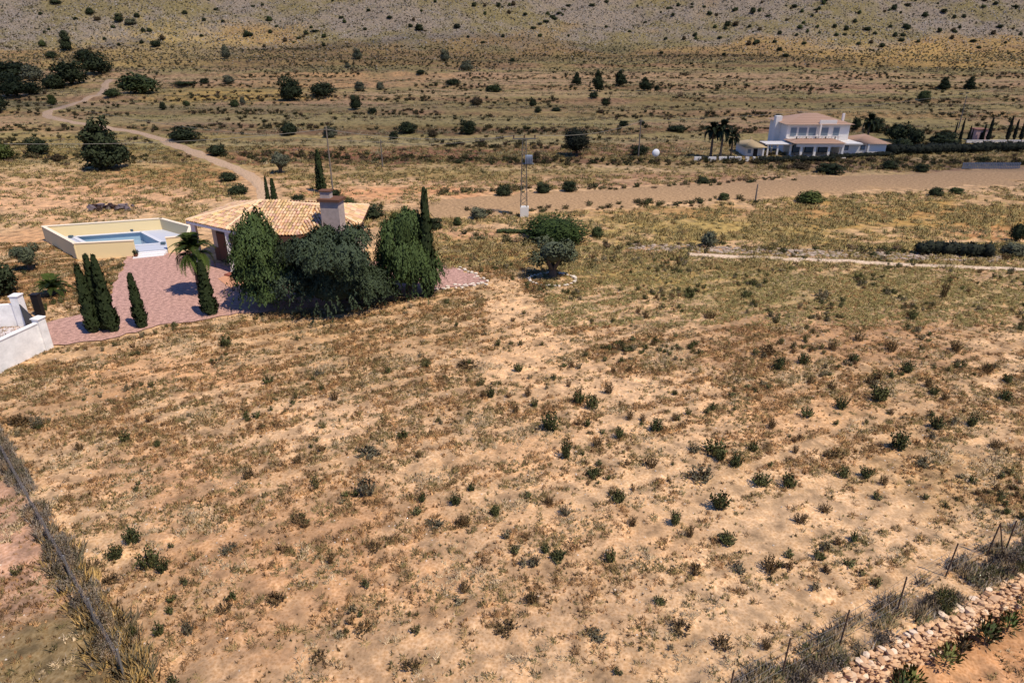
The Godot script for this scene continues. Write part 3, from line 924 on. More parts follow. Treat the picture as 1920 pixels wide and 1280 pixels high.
var hill_table := [
	[7.86, -275.31, 2.75, 1.02],
	[10.33, -279, 2.38, 1.03],
	[12.85, -282.42, 2.81, 1.12],
	[15.48, -287.03, 2.85, 1.23],
	[18.17, -291.8, 2.89, 1.09],
	[20.51, -296.47, 2.51, 1.03],
	[22.46, -300.88, 2.96, 1.03],
	[31.68, -299.23, 3.37, 1.12],
	[37.6, -303.46, 2.99, 1.09],
	[62.01, -296.83, 3.35, 1.09],
	[65.54, -298.13, 2.1, 1.52],
	[84.8, -288.47, 2.04, 1.56],
	[85.61, -258.88, 2.6, 1.39],
	[74.46, -266.31, 2.29, 1.04],
	[89.58, -247.06, 2.5, 1.46],
	[86.95, -234.27, 2.71, 1.45],
	[91.3, -258.23, 1.85, 1.16],
	[87.18, -274.27, 1.95, 1.03],
	[95.79, -281.51, 2.79, 1.07],
	[108.12, -289.36, 2.85, 1.47],
	[120.78, -292.97, 3.29, 0.94],
	[127.13, -278.14, 1.97, 1.87],
	[127.09, -267.41, 3.43, 1.43],
	[128.26, -263.36, 2.26, 1.26],
	[126.07, -252.18, 2.54, 1.77],
	[135.83, -259.14, 2.6, 1.42],
	[139.6, -265.88, 2.66, 1.29],
	[142.91, -271.55, 2.71, 1.74],
	[145.17, -287.01, 2.84, 2.53],
	[152.92, -292.59, 3.29, 0.94],
	[155.31, -282.93, 3.2, 2.2],
	[163.3, -284.88, 3.22, 1.65],
	[158.42, -266.87, 2.29, 1.09],
	[160.85, -258.46, 2.97, 1],
	[159.05, -251.9, 2.18, 1.11],
	[175.97, -269.79, 3.08, 1.21],
	[191.7, -287.96, 3.65, 1.15],
	[184.7, -289.35, 2.44, 1.36],
	[117.7, -263.41, 2.26, 1.07],
	[118.99, -254.42, 2.19, 1.13],
	[114.84, -285.04, 2.41, 1.01],
	[-44.73, -274.33, 2.72, 1.07],
	[69.74, -293.97, 2.07, 1.02],
	[51.07, -287.63, 2.04, 1.07],
	[43.35, -275.51, 1.97, 1.16],
	[-73.38, -255.72, 2.2, 1.1],
	[-69.36, -262.25, 3.74, 0.83],
	[-62.2, -274.2, 2.33, 1.13],
	[-111.42, -284.69, 2.81, 0.93],
	[-97.29, -284.31, 2, 1.02],
	[-121.5, -279.59, 2.76, 1.39],
	[-127.49, -262.76, 2.25, 1.11],
	[69.98, -242.93, 1.76, 1.19],
	[50.53, -249.63, 1.8, 1.17],
	[-10.17, -257.3, 2.22, 1.17],
	[5.07, -286.14, 2.43, 1.13],
	[0, -224.19, 2.28, 1.43],
]

func _ready() -> void:
	# camera, sky, sun, exposure
	var cam := Camera3D.new()
	cam.name = "camera"
	cam.position = Vector3(0, 15, 0)
	cam.rotation_degrees = Vector3(-24.5, 0, 0)
	cam.fov = 53.35
	cam.near = 0.1
	cam.far = 3000.0
	add_child(cam)
	var env := Environment.new()
	env.background_mode = Environment.BG_SKY
	env.tonemap_mode = Environment.TONE_MAPPER_LINEAR
	env.tonemap_exposure = 1.2
	env.sdfgi_enabled = true
	env.ssao_enabled = true
	env.ssil_enabled = true
	var sm := ProceduralSkyMaterial.new()
	sm.sky_top_color = Color(0.24, 0.42, 0.72)
	sm.sky_horizon_color = Color(0.66, 0.74, 0.84)
	sm.ground_bottom_color = Color(0.42, 0.34, 0.26)
	sm.ground_horizon_color = Color(0.6, 0.56, 0.5)
	sm.sky_curve = 0.15
	sm.sky_energy_multiplier = 1.0
	var sky := Sky.new()
	sky.sky_material = sm
	env.sky = sky
	var we := WorldEnvironment.new()
	we.name = "world_environment"
	we.environment = env
	add_child(we)
	var sun := DirectionalLight3D.new()
	sun.name = "sun"
	sun.light_energy = 1.4
	sun.light_color = Color(1.0, 0.95, 0.87)
	sun.light_angular_distance = 0.5
	sun.shadow_enabled = true
	sun.look_at_from_position(Vector3.ZERO, Vector3(-0.39, -0.866, -0.315))
	add_child(sun)

	rng.seed = 5
	fine.seed = 3
	fine.frequency = 0.02
	fine.fractal_octaves = 4
	broad.seed = 8
	broad.frequency = 0.01
	broad.fractal_octaves = 4

	bark = paint(Color(0.11, 0.085, 0.065), 0.95)
	greens = {
		"dark": leaf_paint(Color(0.034, 0.044, 0.023)), "mid": leaf_paint(Color(0.055, 0.072, 0.03)), "lush": leaf_paint(Color(0.036, 0.056, 0.018)), "weep": leaf_paint(Color(0.055, 0.082, 0.03)), "bright": leaf_paint(Color(0.07, 0.088, 0.028)),
		"grey": leaf_paint(Color(0.11, 0.115, 0.08)), "brown": leaf_paint(Color(0.075, 0.056, 0.034)), "blue": leaf_paint(Color(0.048, 0.066, 0.04)), "black": leaf_paint(Color(0.024, 0.028, 0.02), 0.15),
		"olive": leaf_paint(Color(0.085, 0.098, 0.062)), "shrub_g": leaf_paint(Color(0.085, 0.09, 0.038)), "shrub_d": leaf_paint(Color(0.06, 0.068, 0.03)), "shrub_y": leaf_paint(Color(0.13, 0.115, 0.08)), "shrub_b": leaf_paint(Color(0.12, 0.08, 0.042)),
		"agave": leaf_paint(Color(0.085, 0.12, 0.04)), "lime": leaf_paint(Color(0.16, 0.17, 0.06)),
		"palm": leaf_paint(Color(0.06, 0.085, 0.02)), "cypress": leaf_paint(Color(0.032, 0.045, 0.02)),
	}
	cloud()
	land_colors()
	var soil_tex := speckle(1024, 0)
	var gm := StandardMaterial3D.new()
	gm.vertex_color_use_as_albedo = true
	gm.albedo_texture = soil_tex
	gm.roughness = 1.0
	gm.metallic_specular = 0.15
	gm.detail_enabled = true
	gm.detail_blend_mode = BaseMaterial3D.BLEND_MODE_MUL
	gm.heightmap_enabled = true
	gm.heightmap_texture = soil_tex
	gm.heightmap_scale = 1.6
	build_ground(gm)
	ground_sheets(speckle(512, 2))
	villa(speckle(512, 1))
	pool_yard()
	white_walls()
	far_house()
	pylon_and_poles()
	stone_wall()
	fences()
	for e in tree_table:
		var label: String = e[5]
		var tint := "dark"
		if "very dark" in label or "black" in label: tint = "black"
		elif "grey" in label or "pale" in label: tint = "grey"
		elif "brown" in label or "reddish" in label: tint = "brown"
		elif "bright" in label or "light green" in label: tint = "bright"
		elif " green" in label and not "dark" in label: tint = "mid"
		if e[0] == "cypress": tint = "cypress"
		elif e[0] == "olive" and not "grey" in label: tint = "olive"
		elif e[0] == "dome": tint = "lush"
		rng.seed = hash(label)
		plant_tree(e[0], e[1], e[2], e[3], e[4], label, tint, rng.randi() % 4)
	garden_trees()
	field_shrubs()
	hill_bushes()
	ground_cover()

func cloud() -> void:        # the fair weather cloud whose shade lies over the terraces and the far house
	var at := Vector3(50.0 + 180.0, 400.0, -156.0 + 145.0)
	var p := PackedVector3Array()
	var c := PackedColorArray()
	var n := PackedVector3Array()
	var puff := FastNoiseLite.new()
	puff.seed = 4
	puff.frequency = 1.3
	puff.fractal_octaves = 4
	for i in 40:
		for j in 80:
			for q in [[0, 0], [1, 1], [1, 0], [0, 0], [0, 1], [1, 1]]:
				var a: float = PI * (i + q[0]) / 40.0
				var b: float = TAU * ((j + q[1]) % 80) / 80.0
				var e := Vector3(sin(a) * cos(b), cos(a), sin(a) * sin(b))
				var k := 1.0 + 0.35 * puff.get_noise_3dv(e)
				p.append(e * Vector3(240, 26 if e.y < 0.0 else 60, 96) * k)
				n.append(e)
				c.append(Color(1, 1, 1, 0.25 * smoothstep(0.1, 0.75, absf(e.y))))
	var m := paint(Color(0.9, 0.9, 0.92), 1.0)
	m.vertex_color_use_as_albedo = true
	m.transparency = BaseMaterial3D.TRANSPARENCY_ALPHA
	var o := ground_piece("cloud", mesh_of(p, n, c), m, "thin white cloud high above the terraces, out of the picture")
	o.position = at
	o.rotation.y = -0.16

func land_colors() -> void:
	var K := 1.3
	# near field: bare trail and patches
	add_patch(-0.16, -39.06, 1.49, 5.39, lin(232, 190, 146, K), 0.85, 0.9)
	add_patch(0.71, -33.26, 1.99, 3.44, lin(232, 190, 146, K), 0.75, 0.75)
	add_patch(2.13, -30.71, 3.72, 3.63, lin(232, 190, 146, K), 0.7, 0.7)
	add_patch(5.57, -27.38, 3.63, 3.03, lin(230, 190, 148, K), 0.8, 0.7)
	add_patch(-7.62, -24.69, 2.91, 1.98, lin(232, 192, 150, K), 0.6, 0.6)
	add_patch(-17.01, -29.35, 5.15, 2.27, lin(216, 164, 118, K), 0.6, 0.4)
	add_patch(0.00, -22.12, 2.47, 1.80, lin(224, 176, 130, K), 0.5, 0.4)
	add_patch(10.54, -25.33, 3.66, 2.02, lin(220, 174, 128, K), 0.6, 0.5)
	add_patch(2.45, -17.80, 4.56, 1.31, lin(216, 172, 128, K), 0.5, 0.3)
	add_patch(-4.12, -15.44, 3.17, 1.29, lin(214, 168, 124, K), 0.5, 0.3)
	# darker grassy zones of the field
	add_patch(-7.91, -16.79, 5.44, 3.54, lin(188, 144, 106, K), 0.6)
	add_patch(-19.79, -26.39, 3.77, 2.85, lin(182, 144, 106, K), 0.6)
	add_patch(-12.96, -20.78, 3.93, 1.98, lin(194, 150, 112, K), 0.5)
	add_patch(-7.39, -33.10, 8.53, 2.39, lin(186, 150, 110, K), 0.6)
	add_patch(18.19, -33.53, 9.38, 4.86, lin(172, 132, 98, K), 0.6)
	add_patch(18.56, -41.54, 14.43, 4.05, lin(168, 148, 104, K), 0.85, -0.5)
	add_patch(16.11, -20.95, 3.53, 2.96, lin(176, 142, 98, K), 0.5, -0.3)
	add_patch(10.39, -43.47, 7.17, 2.86, lin(168, 142, 86, K), 0.8)
	add_patch(-2.41, -49.71, 6.02, 4.12, lin(168, 146, 84, K), 0.85)
	add_patch(3.03, -46.34, 6.82, 2.70, lin(176, 148, 92, K), 0.7)
	# right hand middle distance
	add_patch(17.38, -56.19, 14.70, 6.46, lin(178, 154, 96, K), 0.95, -0.9)
	add_patch(37.15, -59.90, 15.52, 7.63, lin(178, 144, 86, K), 0.95, -0.9)
	add_patch(39.11, -54.78, 3.51, 2.28, lin(196, 138, 98, K), 0.6)
	add_patch(13.60, -49.18, 6.40, 1.34, lin(190, 150, 120, K), 0.8, 0.5)
	add_patch(27.06, -48.08, 11.76, 1.32, lin(170, 136, 112, K), 0.7, 0.3)
	add_patch(-2.60, -53.91, 5.20, 1.88, lin(200, 150, 116, K), 0.7, 0.5)
	add_patch(26.17, -61.11, 24.23, 2.38, lin(176, 136, 92, K), 0.7)
	# left hand middle distance
	add_patch(-44.63, -68.77, 17.53, 9.76, lin(218, 174, 134, K), 0.9, 0.5)
	add_patch(-38.42, -79.36, 9.76, 8.32, lin(180, 134, 88, K), 0.8)
	add_patch(-37.26, -54.20, 5.20, 4.81, lin(210, 164, 122, K), 0.8, 0.4)
	add_patch(-29.16, -42.13, 5.21, 4.63, lin(188, 142, 98, K), 0.7)
	add_patch(-57.28, -99.35, 22.61, 9.75, lin(160, 138, 80, K), 0.8)
	add_patch(-29.63, -60.12, 2.87, 2.68, lin(150, 130, 80, K), 0.7)
	add_patch(-10.97, -70.19, 10.42, 3.54, lin(214, 158, 116, K), 0.85, 0.5)
	add_patch(-6.21, -80.26, 16.14, 3.91, lin(160, 136, 84, K), 0.8)
	add_patch(-16.97, -93.14, 23.33, 7.13, lin(176, 118, 92, K), 0.8)
	add_patch(15.87, -94.13, 11.54, 4.06, lin(170, 120, 96, K), 0.7)
	add_patch(-22.58, -114.55, 26.05, 5.92, lin(138, 122, 74, K), 0.7)
	add_patch(43.08, -84.38, 19.58, 3.95, lin(150, 118, 98, K), 0.8, -0.5)
	add_patch(17.68, -78.67, 15.85, 3.16, lin(160, 120, 92, K), 0.7)
	# bands of the terraces
	add_patch(0.00, -183.88, 150.36, 15.62, lin(208, 170, 130, K), 0.7, 0.5)
	add_patch(-22.75, -156.74, 79.62, 6.80, lin(206, 172, 128, K), 0.75, 0.3)
	add_patch(-35.89, -136.25, 69.78, 6.27, lin(150, 132, 100, K), 0.7)
	add_patch(-18.41, -122.66, 73.62, 5.69, lin(172, 154, 108, K), 0.8, 0.5)
	add_patch(-13.54, -111.08, 50.77, 3.13, lin(130, 100, 78, K), 0.75, -0.5)
	add_patch(-20.15, -101.33, 54.24, 2.55, lin(178, 162, 116, K), 0.85, 0.6)
	add_patch(-14.41, -88.72, 28.81, 2.71, lin(116, 84, 68, K), 0.8, -0.8)
	add_patch(2.53, -81.87, 26.60, 2.31, lin(182, 160, 112, K), 0.8, 0.3)
	add_patch(11.02, -74.31, 19.14, 1.70, lin(176, 138, 108, K), 0.8)
	add_patch(65.43, -127.22, 37.92, 3.87, lin(178, 146, 100, K), 0.7)
	# slope
	add_patch(-111.88, -236.75, 31.97, 30.10, lin(190, 162, 104, K), 0.6, 0.2)
	add_patch(-60.57, -155.90, 17.94, 12.48, lin(204, 168, 96, K), 0.8)
	add_patch(-43.13, -184.28, 26.96, 15.22, lin(204, 158, 106, K), 0.6)
	add_patch(127.03, -231.51, 39.48, 25.75, lin(188, 154, 92, K), 0.55, 0.2)
	add_patch(14.32, -137.07, 33.76, 9.61, lin(150, 128, 84, K), 0.6)

func ground_sheets(gravel_tex: Texture2D) -> void:
	var road := paint(lin(214, 180, 146, 1.15), 1.0, 0.0, gravel_tex, 0.4)
	ribbon("dirt_track", TRACK, 1.8, road, "pale dirt track winding up from the villa to the grove on the left", 0.12)
	var pale := paint(lin(226, 200, 172, 1.25), 1.0, 0.0, gravel_tex, 0.4)
	ribbon("pale_track", [Vector2(13.04, -48.49), Vector2(14.90, -48.06), Vector2(20.11, -47.30), Vector2(25.17, -46.54), Vector2(30.02, -45.70), Vector2(36.78, -44.66)], 0.9, pale, "narrow pale track running to the right edge beyond the field", 0.09)
	var plough := paint(lin(184, 150, 112, 1.2), 1.0, 0.0, gravel_tex, 0.25)
	ribbon("ploughed_field", [Vector2(-7.89, -62.23), Vector2(2.07, -65.63), Vector2(12.90, -68.44), Vector2(24.57, -71.34), Vector2(37.13, -74.37), Vector2(50.51, -77.34), Vector2(64.31, -79.74)], 9.0, plough, "bare brown ploughed strip crossing the right half below the far house", 0.09)
	var red := paint(lin(200, 158, 144, 1.2), 1.0, 0.0, gravel_tex, 0.3)
	sheet("gravel_drive", [Vector2(-26.35, -35.08), Vector2(-25.09, -36.53), Vector2(-24.88, -39.30), Vector2(-26.45, -43.33), Vector2(-28.28, -47.84), Vector2(-24.65, -49.28), Vector2(-20.22, -45.59), Vector2(-16.28, -44.97), Vector2(-13.78, -46.76), Vector2(-5.32, -46.33), Vector2(-3.63, -44.97), Vector2(-1.58, -42.25), Vector2(-4.76, -40.80), Vector2(-8.47, -38.75), Vector2(-12.67, -37.50), Vector2(-16.02, -36.70), Vector2(-19.72, -34.99), Vector2(-21.89, -32.95), Vector2(-24.29, -32.25)], 0.055, red, "reddish gravel drive round the villa between the pool and the cypresses", 0.2)
	var terra := paint(lin(214, 158, 126, 1.3), 0.9, 0.0, gravel_tex, 2.0)
	sheet("terrace_paving", [Vector2(-19.59, -42.84), Vector2(-18.97, -44.24), Vector2(-17.00, -42.25), Vector2(-16.28, -39.67), Vector2(-17.55, -40.42)], 0.075, terra, "salmon paved apron by the villa porch", 0.0)
	# rim of pale stones along the gravel and round the olive tree
	var stone := paint(lin(228, 214, 196, 0.8), 0.9)
	rng.seed = 77
	for line in [[[Vector2(-4.72, -41.09), Vector2(-1.57, -42.05)], 24, "white stones edging the gravel tip right of the cypress"], [[Vector2(-3.65, -45.27), Vector2(-1.58, -42.25)], 20, "white stones edging the far side of the gravel tip"]]:
		var a: Vector2 = line[0][0]
		var b: Vector2 = line[0][1]
		for i in int(line[1]):
			var q := a.lerp(b, (i + rng.randf()) / float(line[1])) + Vector2(rng.randf_range(-0.2, 0.2), rng.randf_range(-0.25, 0.25))
			edge_stone(q, stone, line[2])
	var o := Vector2(2.70, -42.84)
	for i in 30:
		var t := TAU * (i + rng.randf() * 0.5) / 30.0
		edge_stone(o + Vector2(cos(t) * 1.55, sin(t) * 1.3), stone, "white stones in the ring round the olive tree")

func rock_mesh(v: int) -> ArrayMesh:
	if not bank.has("rock%d" % v):
		rng.seed = 900 + v
		var pts: Array = []
		for i in 4:
			var a := PI * i / 3.0
			for j in 6:
				var b := TAU * j / 6.0 + i * 0.3
				pts.append(Vector3(sin(a) * cos(b), cos(a) * 0.8, sin(a) * sin(b)) * 0.5 * (rng.randf_range(0.68, 1.2) if i > 0 and i < 3 else 0.8))
		var st := poly_st()
		st.set_smooth_group(-1)
		for i in 3:
			for j in 6:
				quad(st, pts[i * 6 + j], pts[i * 6 + 6 + j], pts[i * 6 + 6 + (j + 1) % 6], pts[i * 6 + (j + 1) % 6])
		bank["rock%d" % v] = flat_mesh(st)
	return bank["rock%d" % v]

func edge_stone(q: Vector2, mat: Material, group: String) -> void:
	var state := rng.state
	var m := rock_mesh(rng.randi() % 4)
	rng.state = state
	rng.randi()
	var s := rng.randf_range(0.16, 0.34)
	var o := part(numbered("edging_stone"), m, mat, self, Vector3(q.x, ground_at(q.x, q.y) + s * 0.2, q.y), Vector3(0, rng.randf() * TAU, 0))
	o.scale = Vector3(s, s * 0.75, s)
	tag(o, "one of the small " + group, "stone", group)

# ---------------------------------------------------------------- villa
func tiled_face(parent: Node3D, pts: Array, mats: Array) -> void:
	var st0 := poly_st()
	for i in range(1, pts.size() - 1): tri(st0, pts[0], pts[i], pts[i + 1])
	var roof := part("roof", flat_mesh(st0), mats[0], parent)
	var u: Vector3 = (pts[1] - pts[0]).normalized()
	var nn: Vector3 = u.cross(pts[2] - pts[0]).normalized()
	if nn.y < 0: nn = -nn
	var v := nn.cross(u)
	if v.y < 0: v = -v
	var ring := PackedVector2Array()
	var hi := Vector2(-1e9, -1e9)
	var lo := Vector2(1e9, 1e9)
	for p in pts:
		var q := Vector2((p - pts[0]).dot(u), (p - pts[0]).dot(v))
		ring.append(q)
		hi = hi.max(q)
		lo = lo.min(q)
	var P := PackedVector3Array()
	var N := PackedVector3Array()
	var C := PackedColorArray()
	var a := lo.x
	while a < hi.x:
		var b := lo.y - 0.05
		while b < hi.y:
			if Geometry2D.is_point_in_polygon(Vector2(a, b + 0.2), ring):
				var tone := rng.randf_range(0.62, 1.16) * (0.8 if rng.randf() < 0.12 else 1.0)
				var col := Color(tone, tone * rng.randf_range(0.82, 1.02), tone * rng.randf_range(0.7, 1.05))
				var base: Vector3 = pts[0] + u * a + v * b + nn * rng.randf_range(0.0, 0.025) + u * rng.randf_range(-0.015, 0.015)
				for k in 4:
					var t0 := PI * k / 4.0
					var t1 := PI * (k + 1) / 4.0
					var e0 := -u * cos(t0) + nn * sin(t0)
					var e1 := -u * cos(t1) + nn * sin(t1)
					var q0 := base + e0 * 0.095 + nn * 0.02
					var q1 := base + e1 * 0.095 + nn * 0.02
					var r0 := base + v * 0.4 + e0 * 0.085
					var r1 := base + v * 0.4 + e1 * 0.085
					P.append_array([q0, r0, q1, q1, r0, r1])
					N.append_array([e0, e0, e1, e1, e0, e1])
					C.append_array([col, col, col, col, col, col])
			b += 0.36
		a += 0.215
	if P.size():
		var o := part("roof_tiles", mesh_of(P, N, C), mats[1], roof)
		o.set_meta("kind", "stuff")

func ridge_caps(parent: Node3D, a: Vector3, b: Vector3, mat: Material) -> void:
	var n := int(a.distance_to(b) / 0.38)
	if not bank.has("cap"):
		var c := cyl(0.12, 0.1, 0.42, 8)
		bank["cap"] = c
	for i in n:
		var o := part("ridge_tile", bank["cap"], mat, parent)
		var d := (b - a).normalized()
		var s := d.cross(Vector3.UP).normalized()
		o.transform = Transform3D(Basis(s, d, s.cross(d)), a.lerp(b, (i + 0.5) / n) + Vector3.UP * 0.03)

func wall_run(called: String, a: Vector2, b: Vector2, y0: float, y1: float, thick: float, mat: Material, parent: Node3D, label := "") -> MeshInstance3D:
	var o := part(called, bx(a.distance_to(b), y1 - y0, thick), mat, parent, Vector3((a.x + b.x) / 2, (y0 + y1) / 2, (a.y + b.y) / 2) - parent.position, Vector3(0, -(b - a).angle(), 0))
	if label: o.set_meta("label", label)
	return o

func on_wall(called: String, a: Vector2, b: Vector2, t: float, y: float, w: float, h: float, d: float, out: float, mat: Material, parent: Node3D) -> MeshInstance3D:
	var q := a.lerp(b, t)
	var nrm := (b - a).orthogonal().normalized()
	q += -nrm * out
	return part(called, bx(w, h, d), mat, parent, Vector3(q.x, y, q.y) - parent.position, Vector3(0, -(b - a).angle(), 0))

func villa(plaster: Texture2D) -> void:
	rng.seed = 31
	var v := thing("villa", "single storey villa with hipped straw coloured tile roof and big chimney behind the dark trees", "house", Vector3(-16.0, 0, -46.5))
	var wall := paint(lin(222, 206, 184, 0.8), 0.9, 0.0, plaster, 0.3)
	var white := paint(lin(240, 238, 232, 0.85), 0.8)
	var brown := paint(lin(120, 84, 66, 0.7), 0.8)
	var dark := paint(lin(70, 52, 44, 0.7), 0.5)
	var glass := paint(Color(0.03, 0.035, 0.04), 0.1)
	var under := paint(lin(190, 140, 90, 0.8), 0.9)
	var tile := paint(lin(222, 190, 152, 0.95), 0.9)
	tile.vertex_color_use_as_albedo = true
	var cap := paint(lin(236, 204, 166, 0.9), 0.9)
	var off := -v.position
	var e := [Vector3(-22.6, 3.1, -46.3), Vector3(-18.95, 3.1, -43.95), Vector3(-16.3, 3.1, -42.6), Vector3(-13.9, 3.1, -42.45), Vector3(-12.2, 3.1, -43.5), Vector3(-10.3, 3.1, -45.2), Vector3(-10.8, 3.1, -50.8), Vector3(-21.2, 3.1, -52.0)]
	var a1 := Vector3(-17.5, 4.3, -47.0) + off
	var a2 := Vector3(-13.2, 4.25, -46.0) + off
	for i in e.size(): e[i] += off
	for f in [[e[0], e[1], a1], [e[1], e[2], a1], [e[2], e[3], a2, a1], [e[3], e[4], a2], [e[4], e[5], a2], [e[5], e[6], a2], [e[6], e[7], a1, a2], [e[7], e[0], a1]]:
		tiled_face(v, f, [under, tile])
	ridge_caps(v, e[1], a1, cap)
	ridge_caps(v, a1, a2, cap)
	ridge_caps(v, a2, e[5], cap)
	ridge_caps(v, a2, e[6], cap)
	ridge_caps(v, a1, e[0], cap)
	# eaves board all round
	for i in e.size():
		var p: Vector3 = e[i]
		var q: Vector3 = e[(i + 1) % e.size()]
		var o := part("fascia", bx(p.distance_to(q), 0.17, 0.06), white if i < 2 else brown, v, (p + q) / 2 - Vector3(0, 0.11, 0), Vector3(0, -Vector2(q.x - p.x, q.z - p.z).angle(), 0))
	var st := poly_st()
	for i in range(1, 7): tri(st, e[0] - Vector3(0, 0.16, 0), e[i + 1] - Vector3(0, 0.16, 0), e[i] - Vector3(0, 0.16, 0))
	part("soffit", flat_mesh(st), wall, v)
	var w := [Vector2(-21.3, -47.3), Vector2(-18.3, -45.3), Vector2(-16.2, -43.5), Vector2(-14.1, -43.3), Vector2(-12.3, -44.4), Vector2(-10.9, -45.9), Vector2(-11.3, -50.2), Vector2(-20.6, -51.2)]
	for i in 8:
		var p: Vector2 = w[i]
		var q: Vector2 = w[(i + 1) % 8]
		wall_run("wall", p, q, 0.0, 2.93, 0.25, wall, v)
		if i < 5:
			on_wall("plinth", p, q, 0.5, 0.5, p.distance_to(q) - 0.1, 1.0, 0.06, 0.15, brown, v)
	for s in [[0, 0.32, 1.1, 2.15, 0.95], [0, 0.75, 1.5, 1.2, 0.9], [1, 0.5, 1.55, 1.3, 1.2], [2, 0.5, 1.1, 2.2, 1.3], [3, 0.5, 1.5, 1.2, 0.9], [4, 0.5, 1.5, 1.2, 1.1]]:
		var p: Vector2 = w[s[0]]
		var q: Vector2 = w[s[0] + 1]
		var tall: bool = s[3] > 2.0
		var f := on_wall("door" if tall else "window", p, q, s[1], s[2], s[4] + 0.14, s[3] + 0.1, 0.1, 0.17, dark, v)
		part("pane", bx(s[4] - 0.06, s[3] - 0.12, 0.04), glass if not tall else brown, f, Vector3(0, 0, 0.05))
		part("pane", bx(s[4] - 0.06, s[3] - 0.12, 0.04), glass if not tall else brown, f, Vector3(0, 0, -0.05))
	# porch columns and floor
	for q in [Vector2(-18.95, -44.15), Vector2(-22.2, -46.4), Vector2(-16.4, -42.85)]:
		var at := Vector3(q.x, 1.47, q.y) + off
		var c := part("porch_column", bx(0.3, 2.94, 0.3), white, v, at)
		part("base", bx(0.4, 0.14, 0.4), white, c, Vector3(0, -1.36, 0))
	part("lamp", cyl(0.07, 0.1, 0.25, 8), dark, v, Vector3(-17.3, 1.9, -44.25) + off)
	var steps := poly_st()
	part("porch_step", bx(3.6, 0.14, 1.2), paint(lin(150, 90, 74, 0.8), 0.9), v, Vector3(-17.5, 0.1, -43.2) + off, Vector3(0, -0.45, 0))
	# chimney on the front wall
	var stack := paint(lin(204, 186, 178, 0.8), 0.9, 0.0, plaster, 0.3)
	var at := Vector3(-11.75, 0, -44.0) + off
	var turn := Vector3(0, -0.15, 0)
	var ch := part("chimney", bx(1.25, 5.05, 0.95), stack, v, at + Vector3(0, 2.52, 0), turn)
	part("cap_slab", bx(1.5, 0.16, 1.2), brown, ch, Vector3(0, 2.6, 0))
	part("flue", bx(0.66, 0.42, 0.5), stack, ch, Vector3(-0.32, 2.89, 0))
	part("flue_cap", bx(0.8, 0.07, 0.62), brown, ch, Vector3(-0.32, 3.14, 0))
	var under_grey := paint(lin(112, 100, 104, 0.8))
	var heap := thing("rubble_heap", "dark heap of rubble and cut branches on bare ground behind the pool", "rubble heap", p3(Vector2(-37.23, -62.65)))
	rng.seed = 12
	for i in 26:
		var o := part("lump", rock_mesh(i % 4), dark if i % 3 else under_grey, heap, Vector3(rng.randf_range(-1.9, 1.9), rng.randf_range(0.0, 0.3), rng.randf_range(-0.8, 0.8)), Vector3(rng.randf(), rng.randf() * 6.0, 0))
		o.scale = Vector3.ONE * rng.randf_range(0.35, 0.8)
	heap.set_meta("label", "dark heap of rubble lying on bare ground behind the pool wall")

